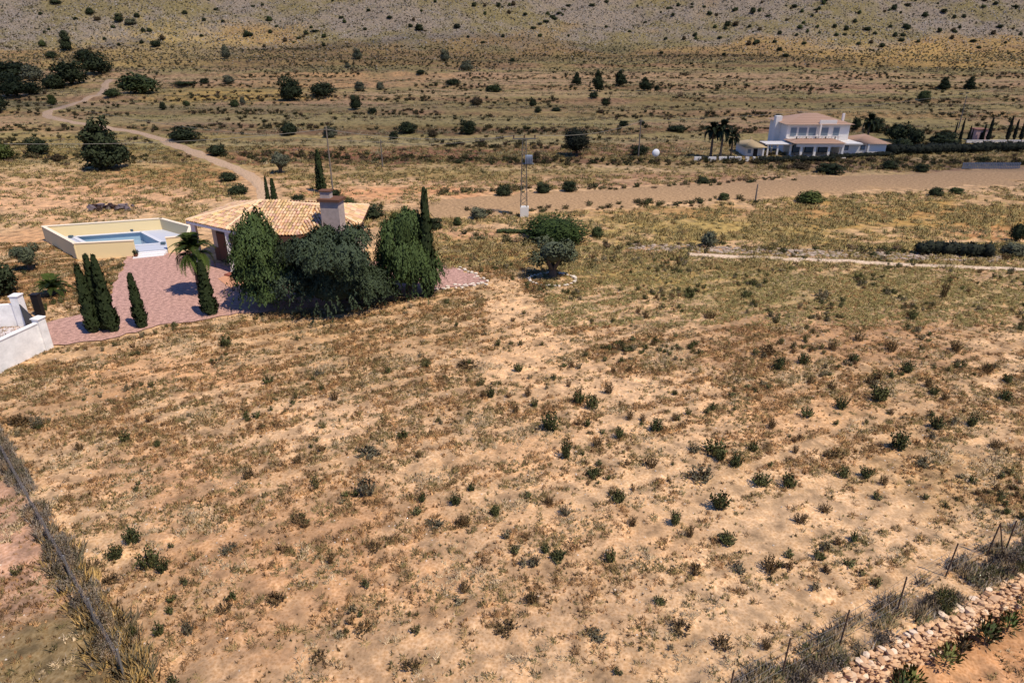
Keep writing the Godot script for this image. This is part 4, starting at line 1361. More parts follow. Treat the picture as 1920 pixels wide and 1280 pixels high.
# ---------------------------------------------------------------- pool
func pool_yard() -> void:
	var cream := paint(lin(248, 226, 176, 0.85), 0.85)
	var coping := paint(lin(244, 226, 200, 0.85), 0.85)
	var bl := Vector2(-36.6, -51.95)
	var br := Vector2(-28.6, -54.45)
	var fl := Vector2(-31.42, -47.3)
	var fr := Vector2(-27.7, -48.05)
	var gr := Vector2(-25.5, -48.8)
	var er := Vector2(-24.2, -49.3)
	var rr := Vector2(-25.1, -51.95)
	var w := thing("pool_wall", "low cream rendered wall round the pool yard with a gap at the front", "wall", Vector3(-30, 0, -50))
	for s in [[bl, br, "wall_back"], [bl, fl, "wall_side"], [fl, fr, "wall_front"], [gr, er, "wall_front"], [br, rr, "wall_side"], [rr, er, "wall_side"]]:
		var a: Vector2 = s[0]
		var b: Vector2 = s[1]
		var d := (b - a).normalized() * 0.09
		var o := wall_run(s[2], a - d, b + d, -0.1, 1.17, 0.2, cream, w)
		part("coping", bx(a.distance_to(b) + 0.24, 0.05, 0.26), coping, o, Vector3(0, 0.66, 0))
	# deck with a hole for the basin
	var deck := paint(lin(188, 192, 204, 0.85), 0.8)
	var p0 := Vector2(-34.6, -52.1)
	var p1 := Vector2(-29.9, -53.55)
	var p2 := Vector2(-26.6, -50.3)
	var p3_ := Vector2(-31.0, -48.9)
	var st := poly_st()
	var oc := [bl, br, rr, er, gr, fr, fl]
	var y := 0.3
	var T := func(v: Vector2, h: float) -> Vector3: return Vector3(v.x, h, v.y)
	var hole := [p0, p0.lerp(p1, 0.5), p1, p1.lerp(p2, 0.5), p2, p2.lerp(p3_, 0.5), p3_, p3_.lerp(p0, 0.5)]
	var outer := [bl, bl.lerp(br, 0.5), br, rr, er, gr, fr, fl]
	outer = [bl, bl.lerp(br, 0.55), br, br.lerp(rr, 0.6), er, gr, fl.lerp(fr, 0.6), fl.lerp(bl, 0.4)]
	for i in 8:
		quad(st, T.call(hole[i], y), T.call(outer[i], y), T.call(outer[(i + 1) % 8], y), T.call(hole[(i + 1) % 8], y))
	for tr in [[outer[3], rr, er], [outer[5], fr, outer[6]], [outer[6], fl, outer[7]], [outer[6], fr, fl]]:
		tri(st, T.call(tr[0], y + 0.004), T.call(tr[1], y + 0.004), T.call(tr[2], y + 0.004))
	ground_piece("pool_deck", flat_mesh(st), deck, "pale lilac grey paved deck round the pool")
	var pool := thing("swimming_pool", "nearly empty swimming pool with pale blue sides inside the cream walled yard", "swimming pool", Vector3(-30, 0, -51.5))
	var blue := paint(lin(160, 190, 206, 0.85), 0.5)
	var floor_ := paint(lin(196, 204, 224, 0.9), 0.6)
	var c := [p0, p1, p2, p3_]
	for i in 4:
		var s := poly_st()
		quad(s, T.call(c[i], y), T.call(c[(i + 1) % 4], y), T.call(c[(i + 1) % 4], -0.75), T.call(c[i], -0.75))
		var o := part("basin_side", flat_mesh(s), blue, pool)
		o.position = -pool.position
		wall_run("coping", c[i], c[(i + 1) % 4], y + 0.005, y + 0.05, 0.3, paint(lin(206, 208, 216, 0.85), 0.8), pool)
	var fs := poly_st()
	quad(fs, T.call(p0, -0.7), T.call(p1, -0.7), T.call(p2, -0.7), T.call(p3_, -0.7))
	part("basin_floor", flat_mesh(fs), floor_, pool).position = -pool.position
	var wt := poly_st()
	quad(wt, T.call(p0, -0.35), T.call(p1, -0.35), T.call(p2, -0.35), T.call(p3_, -0.35))
	var wm := paint(Color(0.55, 0.66, 0.74), 0.06)
	wm.transparency = BaseMaterial3D.TRANSPARENCY_ALPHA
	wm.albedo_color.a = 0.25
	part("water", flat_mesh(wt), wm, pool).position = -pool.position
	var metal := paint(lin(90, 110, 120), 0.4, 0.4)
	for q in [p0 + Vector2(0.0, 0.25), p1 + Vector2(-0.9, -0.2), p2 + Vector2(0.1, 0.3)]:
		var o := part("skimmer_lid", bx(0.3, 0.16, 0.22), metal, pool, Vector3(q.x, 0.42, q.y) - pool.position)
	var stw := paint(lin(232, 230, 232, 0.85), 0.8)
	var sd := thing("pool_steps", "white steps in the gap of the cream pool wall", "steps", Vector3(-26.6, 0, -48.35))
	for i in 3:
		wall_run("step", fr + Vector2(0.2, 0.1 + 0.3 * i), gr + Vector2(-0.1, 0.1 + 0.3 * i), 0.0, 0.28 - 0.085 * i, 0.32, stw, sd)
	var pot := thing("planter", "small dark potted plant at the right end of the front pool wall", "planter", p3(Vector2(-27.4, -47.6)))
	part("pot", cyl(0.12, 0.17, 0.25, 10), paint(lin(110, 70, 54)), pot, Vector3(0, 0.18, 0))
	var lf := part("foliage", shrub_mesh(71, 26, 0.4, 0.16), greens["dark"], pot, Vector3(0, 0.26, 0))
	lf.scale = Vector3(0.55, 0.42, 0.55)

# ---------------------------------------------------------------- white walls at the left
func white_walls() -> void:
	var white := paint(lin(250, 248, 246, 1.0), 0.8, 0.0, speckle(256, 1), 0.25)
	var a := Vector2(-24.20, -32.01)
	var b := Vector2(-25.16, -27.70)
	var w := thing("white_boundary_wall", "white rendered boundary wall with a post at its end, cut by the left edge", "wall", Vector3(a.x, 0, a.y))
	var d := (b - a).normalized()
	var o := wall_run("wall_panel", a + d * 0.12, b, -0.1, 1.5, 0.2, white, w)
	part("coping", bx(a.distance_to(b) - 0.3, 0.05, 0.26), white, o, Vector3(-0.2, 0.82, 0))
	var post := part("post", bx(0.42, 1.75, 0.42), white, w, Vector3(0, 0.83, 0), Vector3(0, -d.angle(), 0))
	part("post_cap", bx(0.5, 0.06, 0.5), white, post, Vector3(0, 0.9, 0))
	var c := Vector2(-27.28, -34.99)
	var w2 := thing("white_entrance_wall", "white courtyard wall with one post beyond the black gate at the left edge", "wall", Vector3(c.x, 0, c.y))
	var c2 := Vector2(-30.82, -34.24)
	wall_run("wall_panel", c + Vector2(-0.2, 0.0), c2, -0.1, 1.35, 0.2, white, w2)
	var q := part("post", bx(0.45, 1.85, 0.45), white, w2, Vector3(0, 0.9, 0))
	part("post_cap", bx(0.52, 0.06, 0.52), white, q, Vector3(0, 0.95, 0))
	# gate between the two posts
	var black := paint(lin(34, 32, 34), 0.5)
	var g := thing("metal_gate", "black metal gate between the two white posts at the left edge", "gate", Vector3((a.x + c.x) / 2, 0, (a.y + c.y) / 2), -(c - a).angle())
	var l := a.distance_to(c) - 0.5
	for y in [0.15, 1.35]: part("rail", bx(l, 0.07, 0.05), black, g, Vector3(0, y, 0))
	for i in 16: part("bar", bx(l / 19.0, 1.2, 0.035), black, g, Vector3(l * ((i + 0.5) / 16.0 - 0.5), 0.75, 0))
	var court := paint(lin(220, 212, 214, 0.8), 0.9)
	sheet("courtyard_paving", [a + Vector2(-0.1, -0.2), c + Vector2(0, 0.2), c2 + Vector2(0, 0.2), b + Vector2(0, -0.1)], 0.06, court, "pale paved courtyard behind the white wall at the left", 0.0)
	var bin := thing("meter_box", "dark grey box standing behind the gate post", "utility box", p3(Vector2(-27.37, -35.92)) + Vector3(0, 0, -0.6))
	part("housing", bx(0.4, 1.3, 0.3), black, bin, Vector3(0, 0.65, 0))
	part("lid", bx(0.46, 0.06, 0.36), black, bin, Vector3(0, 1.33, 0))

# ---------------------------------------------------------------- far house
func hip(parent: Node3D, called: String, x0: float, x1: float, z0: float, z1: float, y: float, rise: float, mat: Material, ridge := -1.0) -> MeshInstance3D:
	var st := poly_st()
	var m := (z0 + z1) / 2
	var k := minf((x1 - x0) / 2, absf(z1 - z0) / 2) if ridge < 0.0 else ridge
	var a := Vector3(x0, y, z1)
	var b := Vector3(x1, y, z1)
	var c := Vector3(x1, y, z0)
	var d := Vector3(x0, y, z0)
	var r0 := Vector3(x0 + k, y + rise, m)
	var r1 := Vector3(x1 - k, y + rise, m)
	quad(st, a, r0, r1, b)
	quad(st, c, r1, r0, d)
	tri(st, b, r1, c)
	tri(st, d, r0, a)
	quad(st, a, b, c, d)
	var o := part(called, flat_mesh(st), mat, parent)
	# tile courses across the front slope
	for i in range(1, 7):
		var t := i / 7.0
		var p := a.lerp(r0, t)
		var q := b.lerp(r1, t)
		part("tile_course", bx(p.distance_to(q), 0.03, 0.05), mat, o, (p + q) / 2 + Vector3(0, 0.012, 0))
	return o

func far_house() -> void:
	var k := 1.0 / 14.0
	var o3 := p3(Vector2(40.07, -93.42))
	var h := thing("far_villa", "two storey white house with red tile roofs and a porch across the plain", "house", Vector3(o3.x, o3.y, o3.z))
	var white := paint(lin(248, 240, 228, 0.9), 0.85)
	var shade := paint(lin(238, 230, 218, 0.9), 0.85)
	var roof := paint(lin(198, 160, 132, 0.9), 0.9)
	var beige := paint(lin(214, 186, 140, 0.85), 0.9)
	var glass := paint(lin(150, 166, 178, 0.6), 0.3)
	var dark := paint(lin(44, 40, 38), 0.6)
	# x from picture columns round 1520, y up, z forward
	var X := func(px: float) -> float: return (px - 1520.0) * k
	var B := func(called: String, x0: float, x1: float, y0: float, y1: float, z0: float, z1: float, m: Material, parent: Node3D) -> MeshInstance3D:
		return part(called, bx((x1 - x0) * k, y1 - y0, z1 - z0), m, parent, Vector3((X.call(x0) + X.call(x1)) / 2, (y0 + y1) / 2, (z0 + z1) / 2))
	# main block
	B.call("wall", 1466, 1589, 0, 3.95, -7, 0, white, h)
	hip(h, "roof", X.call(1460), X.call(1595), -7.4, 0.5, 3.95, 1.15, roof)
	B.call("gable_parapet", 1527, 1560, 3.95, 4.5, 0.05, 0.3, white, h)
	var st := B.call("chimney", 1455, 1467, 0, 4.75, -3.5, -2.6, white, h)
	B.call("chimney_pipe", 1582, 1586, 3.9, 5.2, -2, -1.7, white, h)
	# upper windows behind the balcony
	for s in [[1472, 1486], [1488, 1506], [1508, 1524], [1532, 1548], [1556, 1570]]:
		var w: MeshInstance3D = B.call("window", s[0], s[1], 2.25, 3.55, -0.02, 0.05, shade, h)
		part("pane", bx((s[1] - s[0] - 2) * k, 1.15, 0.05), glass, w, Vector3(0, 0, 0.03))
	B.call("balcony_column", 1527, 1530, 2.0, 3.95, 0.3, 0.6, white, h)
	for i in 14: B.call("baluster", 1472.0 + i * 6.2, 1473.6 + i * 6.2, 2.1, 2.6, 2.5, 2.6, dark if i % 3 == 0 else white, h)
	B.call("balcony_rail", 1468, 1560, 2.62, 2.7, 2.46, 2.62, white, h)
	B.call("balcony_floor", 1466, 1560, 1.9, 2.1, 0.02, 2.4, white, h)
	# porch
	hip(h, "porch_roof", X.call(1460), X.call(1560), 0.2, 4.4, 1.95, 0.42, roof, 1.2)
	B.call("porch_beam", 1468, 1559, 1.45, 1.93, 3.7, 4.0, white, h)
	for px in [1476, 1502, 1529, 1555]: B.call("porch_column", px, px + 4, 0, 1.45, 3.72, 3.98, white, h)
	for s in [[1482, 1501], [1507, 1527], [1534, 1552]]:
		var w: MeshInstance3D = B.call("door", s[0], s[1], 0.05, 1.75, 0.0, 0.08, dark, h)
		part("pane", bx((s[1] - s[0] - 3) * k, 1.5, 0.04), glass, w, Vector3(0, 0, 0.04))
	B.call("porch_step", 1462, 1562, 0.0, 0.12, 0.3, 4.6, shade, h)
	# wing and annex on the right
	B.call("wing_wall", 1562, 1601, 0, 1.55, -3, 2.2, shade, h)
	B.call("wing_roof", 1558, 1602, 1.56, 1.72, -3.2, 2.8, white, h)
	for s in [[1568, 1579]]:
		var w: MeshInstance3D = B.call("window", s[0], s[1], 0.75, 1.35, 2.19, 2.26, dark, h)
		part("pane", bx(0.6, 0.5, 0.03), glass, w, Vector3(0, 0, 0.03))
	B.call("annex_wall", 1604, 1657, 0, 1.55, -4, 1.6, white, h)
	hip(h, "annex_roof", X.call(1594), X.call(1664), -4.3, 2.0, 1.55, 0.95, roof)
	var aw: MeshInstance3D = B.call("window", 1607, 1615, 0.7, 1.3, 1.6, 1.66, dark, h)
	part("pane", bx(0.45, 0.45, 0.03), glass, aw, Vector3(0, 0, 0.03))
	B.call("annex_column", 1619, 1622, 0, 1.55, 1.7, 1.9, white, h)
	# pergola and summer house on the left
	var pg := thing("pergola", "white flat roofed pergola at the left end of the far house", "pergola", Vector3(o3.x, o3.y, o3.z))
	for px in [1418, 1437, 1462]:
		B.call("post", px, px + 3, 0, 1.5, 2.6, 2.8, white, pg)
		B.call("post", px, px + 3, 0, 1.5, 0.3, 0.5, white, pg)
	for i in 9: B.call("slat", 1414, 1468, 1.62, 1.68, 0.2 + i * 0.32, 0.46 + i * 0.32, white, pg)
	for z in [0.4, 2.7]: B.call("beam", 1414, 1468, 1.5, 1.615, z - 0.08, z + 0.08, white, pg)
	var sh := thing("summer_house", "small white outbuilding with beige hipped roof left of the pergola", "outbuilding", Vector3(o3.x, o3.y - 0.2, o3.z + 1.0))
	B.call("wall", 1378, 1410, 0, 1.45, -3, 1.5, shade, sh)
	hip(sh, "roof", X.call(1372), X.call(1418), -3.4, 2.2, 1.45, 0.75, beige)
	B.call("finial", 1394, 1397, 2.1, 2.5, -0.7, -0.5, beige, sh)
	B.call("door", 1393, 1401, 0.05, 1.2, 1.5, 1.56, dark, sh)
	B.call("column", 1408, 1411, 0, 1.45, 1.9, 2.1, white, sh)
	B.call("window", 1382, 1388, 0.6, 1.1, 1.5, 1.55, glass, sh)
	for o in [h, pg, sh]: o.scale = Vector3.ONE * 0.94
	# garden walls
	var gw := thing("white_garden_wall", "low broken white garden wall in front of the small outbuilding", "wall", p3(Vector2(27.40, -87.92)))
	var x := 0.0
	rng.seed = 3
	for s in [[-60, -48], [-36, -22], [-16, -2], [2, 24], [30, 36], [44, 48], [52, 58]]:
		part("wall_block", bx((s[1] - s[0]) * k, 0.55, 0.2), white, gw, Vector3((s[0] + s[1]) * 0.5 * k, 0.25, rng.randf_range(-0.3, 0.3)))
	var rw := thing("white_terrace_wall", "thin white wall running to the right edge behind the long hedge", "wall", p3(Vector2(69.39, -100.42)))
	part("wall_panel", bx(8.4, 0.3, 0.2), white, rw, Vector3(0, 0.12, 0))
	part("coping", bx(8.5, 0.05, 0.26), white, rw, Vector3(0, 0.3, 0))
	var pk := thing("pink_shed", "small pinkish flat roofed shed among the thin cypresses", "shed", p3(Vector2(68.26, -103.02)))
	part("wall", bx(1.7, 1.5, 1.6), paint(lin(206, 168, 160, 0.8)), pk, Vector3(0, 0.75, 0))
	part("roof", bx(1.9, 0.1, 1.8), paint(lin(170, 120, 100, 0.8)), pk, Vector3(0, 1.55, 0))
	part("door", bx(0.6, 1.1, 0.05), dark, pk, Vector3(0.1, 0.56, 0.82))
	# slatted fence on the bank
	var sf := thing("slatted_fence", "low blue grey slatted fence on the bank at the right edge", "fence", p3(Vector2(57.56, -82.90)))
	var steel := paint(lin(120, 132, 150, 0.8), 0.5)
	for i in 34: part("slat", bx(0.12, 0.75, 0.03), steel, sf, Vector3((i - 16.5) * 0.205, 0.4, 0))
	for y in [0.15, 0.65]: part("rail", bx(7.0, 0.06, 0.05), steel, sf, Vector3(0, y, -0.045))
	# hedges: one long clipped mass each
	hedge(Vector2(31.33, -87.51), Vector2(40.59, -87.92), 0.75, 1.0, "dark clipped hedge in front of the far house porch")
	hedge(Vector2(41.17, -89.30), Vector2(49.56, -91.24), 0.6, 1.0, "dark clipped hedge in front of the red roofed annex")
	hedge(Vector2(50.35, -92.83), Vector2(71.53, -95.46), 1.25, 2.2, "long dark hedge running from the far house to the right edge")
	hedge(Vector2(30.42, -48.84), Vector2(34.83, -47.95), 1.0, 1.2, "dark low hedge above the pale track at the right")
	hedge(Vector2(-1.10, -54.55), Vector2(1.97, -54.31), 0.32, 0.7, "low green hedge running into the big dome shaped bush")
	# palms left of the house
	for s in [[1331, 298, 34, 60, "left palm of the dark palm group beside the outbuilding"], [1349, 300, 34, 66, "middle palm of the dark palm group beside the outbuilding"], [1366, 296, 26, 44, "short right palm of the dark palm group beside the outbuilding"]]:
		pass
	palm(25.65, -89.70, 2.75, 4.08, "left palm of the dark palm group beside the small outbuilding", "dark", 20)
	palm(26.73, -89.10, 2.73, 4.29, "middle palm of the dark palm group beside the small outbuilding", "dark", 20)
	palm(28.43, -90.27, 2.07, 2.96, "short right palm of the dark palm group beside the small outbuilding", "dark", 18)
	palm(50.97, -100.68, 2.60, 3.41, "palm standing behind the annex beside the two storey house", "dark", 18)
	# thin cypress row
	var row := [1785, 1797, 1815, 1822, 1841, 1851, 1888, 1899, 1913]
	var spots := [Vector4(63.01, -100.08, 0.38, 2.89), Vector4(63.94, -100.10, 0.46, 3.32), Vector4(65.81, -101.17, 0.46, 2.17), Vector4(66.17, -101.13, 0.31, 1.88), Vector4(68.43, -102.05, 0.47, 2.20), Vector4(68.70, -101.23, 0.69, 3.18), Vector4(72.83, -103.17, 0.63, 3.24), Vector4(73.76, -103.15, 0.55, 2.80), Vector4(74.79, -103.17, 0.63, 2.95)]
	var tell := ["first thin cypress of the row from the left, beside the wide dark tree", "second thin cypress of the row from the left", "third thin cypress of the row, just left of the pink shed", "thinnest cypress touching the left side of the pink shed", "thin cypress touching the right side of the pink shed", "thick cypress standing just right of the pink shed", "tall cypress, left of the last three by the right edge", "slender cypress in the middle of the last three by the right edge", "last cypress of the row at the right edge"]
	for i in spots.size():
		plant_tree("cypress", spots[i].x, spots[i].y, spots[i].z, spots[i].w, tell[i], "black", i % 4)
	var dish := thing("white_dish", "round white dish on a short stand across the plain", "dish", p3(Vector2(18.38, -88.91)))
	part("stand", cyl(0.06, 0.05, 0.6, 8), paint(lin(90, 90, 90)), dish, Vector3(0, 0.3, 0))
	var s := SphereMesh.new()
	s.radius = 0.5
	s.height = 0.3
	s.is_hemisphere = true
	part("bowl", s, paint(lin(246, 246, 246, 0.9), 0.6), dish, Vector3(0, 0.75, 0), Vector3(PI * 0.5, 0.2, 0))

func hedge(a: Vector2, b: Vector2, h: float, deep: float, label: String) -> void:
	rng.seed = hash(label)
	var o := (a + b) / 2
	var t := thing("hedge", label, "hedge", p3(o), -(b - a).angle())
	var l := a.distance_to(b)
	var lv := Leaves.new()
	var n := int(l / (h * 0.6)) + 2
	for i in n:
		var at := Vector3(l * (float(i) / (n - 1) - 0.5), h * 0.45, rng.randf_range(-0.1, 0.1) * deep)
		var q := p3(a.lerp(b, float(i) / (n - 1)))
		at.y += q.y - t.position.y
		var r := Vector3(h * rng.randf_range(0.45, 0.8), h * rng.randf_range(0.38, 0.68), deep * rng.randf_range(0.4, 0.6))
		core(lv, at, r * 0.85, Color(0.85, 0.85, 0.85))
		fill_lobes(lv, [[at, r]], 230, h * 0.2, Color(0.75, 0.75, 0.75), Color(1.3, 1.25, 1.0), 0.0, true, -5.0)
	part("foliage", mesh_of(lv.p, lv.n, lv.c), greens["mid" if " green" in label else "black"], t)

func palm(x: float, z: float, w: float, h: float, label: String, tint: String, fronds: int) -> void:
	rng.seed = hash(label)
	var t := thing("palm_tree", label, "palm", Vector3(x, ground_at(x, z), z))
	var st := poly_st()
	var top := h - w * 0.3
	if tint == "dark": fronds += 16
	for i in 8:
		tube(st, Vector3(0, top * i / 8.0, 0), Vector3(0, top * (i + 1) / 8.0, 0), w * (0.07 - 0.003 * i), w * (0.056 - 0.003 * i), 8)
	part("trunk", st.commit(), bark, t)
	for v in 3:
		if not bank.has("frond%d" % v):
			bank["frond%d" % v] = frond_mesh(40 + v, 0.25 + 0.25 * v)
			bank["far_frond%d" % v] = frond_mesh(40 + v, 0.25 + 0.25 * v, 2.6)
	for i in fronds:
		var v := i % 3
		var o := part("frond", bank[("far_frond%d" if tint == "dark" else "frond%d") % v], greens[tint], t, Vector3(0, top, 0))
		var lift := [1.0, 0.45, -0.25][v] as float
		var l := w * 0.6 * rng.randf_range(0.85, 1.1)
		o.basis = Basis(Vector3.UP, TAU * i * 0.382 + rng.randf() * 0.3) * Basis(Vector3.BACK, lift + rng.randf_range(-0.2, 0.2)) * Basis.from_scale(Vector3(l, l, l))

func garden_trees() -> void:
	drooping_tree("feathery green pepper tree, left one of the dark trees before the villa", -14.69, -38.44, 4.43, 6.15, "weep", 51, 4200, 1.0, 0.2)
	drooping_tree("broad bluish dark weeping tree in the middle of the trees before the villa", -10.51, -37.68, 6.29, 5.54, "blue", 52, 7000, 0.8, 0.2)
	drooping_tree("tall olive green weeping tree beside the tall cypress before the villa", -6.48, -40.24, 3.87, 6.18, "weep", 53, 4400, 1.3, 0.2)
	drooping_tree("small low dark tree filling the foot of the middle villa trees", -8.55, -39.06, 2.93, 2.41, "blue", 54, 1300, 0.7, 0.18)
	plant_tree("cypress", -5.12, -39.61, 1.06, 6.50, "tallest cypress at the right end of the trees before the villa", "cypress", 1)
	palm(-19.54, -40.04, 2.80, 3.44, "feather palm on the gravel beside the villa porch", "palm", 46)
	plant_tree("cypress", -17.57, -36.64, 1.05, 3.18, "narrow cypress standing in front of the feather palm", "cypress", 0)
	plant_tree("cypress", -20.63, -34.79, 0.83, 3.09, "single short cypress alone on the reddish gravel", "cypress", 2)
	plant_tree("cypress", -22.83, -33.99, 0.93, 3.80, "left and lowest cypress of the tight trio on the gravel", "cypress", 3)
	plant_tree("cypress", -22.54, -34.46, 0.88, 4.18, "middle cypress of the tight trio on the gravel", "cypress", 1)
	plant_tree("cypress", -21.93, -34.16, 0.94, 4.22, "right cypress of the tight trio on the gravel", "cypress", 0)
	var v := [-28.73, -39.97, 2.80, 1.35]
	var t := thing("fan_palm", "low wide feathery palm clump on dry ground above the white wall", "palm", Vector3(v[0], ground_at(v[0], v[1]), v[1]))
	part("stump", cyl(0.2, 0.16, 0.3, 8), bark, t, Vector3(0, 0.12, 0))
	rng.seed = 8
	for i in 30:
		var o := part("frond", bank["frond%d" % (i % 3)], greens["palm"], t, Vector3(0, 0.2, 0))
		var l: float = v[2] * 0.52 * rng.randf_range(0.8, 1.1)
		o.basis = Basis(Vector3.UP, TAU * i * 0.382) * Basis(Vector3.BACK, rng.randf_range(0.3, 1.1)) * Basis.from_scale(Vector3(l, l, l))

# ---------------------------------------------------------------- pylon, poles, wires
func wire(parent: Node3D, a: Vector3, b: Vector3, sag: float, mat: Material, r := 0.018) -> void:
	var st := poly_st()
	var prev := a
	for i in 14:
		var t := (i + 1) / 14.0
		var q := a.lerp(b, t) - Vector3(0, sag * 4.0 * t * (1.0 - t), 0)
		tube(st, prev, q, r, r, 4)
		prev = q
	part("wire", st.commit(), mat, parent).position = -parent.position

func pylon_and_poles() -> void:
	var steel := paint(lin(120, 118, 112, 0.8), 0.6, 0.3)
	var grey := paint(lin(150, 160, 178, 0.8), 0.5, 0.2)
	var o := p3(Vector2(1.05, -59.80))
	var p := thing("pylon", "grey lattice electricity pylon with crossarm and transformer on a white base", "pylon", o)
	var h := 6.7
	var W := func(y: float) -> float: return lerpf(0.3, 0.16, y / h)
	for s in [Vector2(-1, -1), Vector2(1, -1), Vector2(1, 1), Vector2(-1, 1)]:
		var st := poly_st()
		tube(st, Vector3(s.x * 0.3, 0, s.y * 0.3), Vector3(s.x * 0.16, h, s.y * 0.16), 0.035, 0.03, 4)
		part("leg", st.commit(), steel, p)
	for i in 14:
		var st := poly_st()
		var y0 := h * i / 14.0
		var y1 := h * (i + 1) / 14.0
		var a: float = W.call(y0)
		var b: float = W.call(y1)
		var f := 1.0 if i % 2 else -1.0
		for c in [[Vector3(-a * f, y0, a), Vector3(b * f, y1, b)], [Vector3(a, y0, a * f), Vector3(b, y1, -b * f)], [Vector3(a * f, y0, -a), Vector3(-b * f, y1, -b)], [Vector3(-a, y0, -a * f), Vector3(-b, y1, b * f)]]:
			tube(st, c[0], c[1], 0.018, 0.018, 4)
		part("brace", st.commit(), steel, p)
	part("crossarm", bx(2.0, 0.1, 0.1), steel, p, Vector3(0, h + 0.02, 0))
	for x in [-0.9, 0.0, 0.9]: part("insulator", cyl(0.05, 0.07, 0.25, 8), paint(lin(90, 70, 60)), p, Vector3(x, h + 0.19, 0))
	var tr := part("transformer", bx(0.6, 0.7, 0.5), grey, p, Vector3(0.4, 5.0, 0.1))
	for i in 5: part("cooling_fin", bx(0.04, 0.6, 0.1), grey, tr, Vector3(-0.28 + 0.14 * i, 0, 0.35))
	part("base", bx(0.75, 1.0, 0.7), paint(lin(226, 222, 216, 0.85)), p, Vector3(0.05, 0.4, 0))
	part("bracket", bx(1.0, 0.06, 0.5), steel, p, Vector3(0.35, 4.64, 0.1))
	var tops := [o + Vector3(0, h + 0.3, 0)]
	var wood := paint(lin(128, 118, 108, 0.8), 0.9)
	var info := [[-17.92, -68.05, 0.21, 6.66, "tall thin grey pole behind the villa chimney"], [-15.87, -84.62, 0.26, 3.15, "short thin grey pole on the red bank left of the pylon"], [16.34, -89.76, 0.28, 4.72, "thin grey pole beside the white dish"], [70.95, -112.20, 0.25, 4.94, "thin pole on the terraces above the thin cypress row"], [23.81, -66.12, 0.16, 1.54, "short stake on the far edge of the yellow field"]]
	for s in info:
		var t := thing("utility_pole", s[4], "pole", Vector3(s[0], ground_at(s[0], s[1]), s[1]))
		part("pole", cyl(0.09, 0.06, s[3], 7), wood, t, Vector3(0, s[3] / 2, 0))
		part("cap", cyl(0.06, 0.02, 0.08, 7), wood, t, Vector3(0, s[3] + 0.04, 0))
		if s[3] > 2.5: part("crosspiece", bx(0.7, 0.06, 0.06), wood, t, Vector3(0, s[3] - 0.25, 0))
		tops.append(Vector3(s[0], ground_at(s[0], s[1]) + s[3] - 0.2, s[1]))
	var line := paint(lin(150, 146, 136, 0.8), 0.6)
	var pl := thing("power_line", "three thin overhead wires running from the pylon across the plain", "power line", o)
	wire(pl, o + Vector3(-0.9, h + 0.3, 0), tops[2], 0.5, line)
	wire(pl, tops[2], Vector3(-60, 5.0, -100), 0.8, line)
	wire(pl, o + Vector3(0.9, h + 0.3, 0), tops[3], 0.6, line)
	wire(pl, tops[3], Vector3(75, 7.0, -112), 0.8, line)
	wire(pl, tops[1], Vector3(-45, 6.0, -62), 0.5, line)
	wire(pl, tops[1], o + Vector3(0, h + 0.3, 0), 0.6, line)

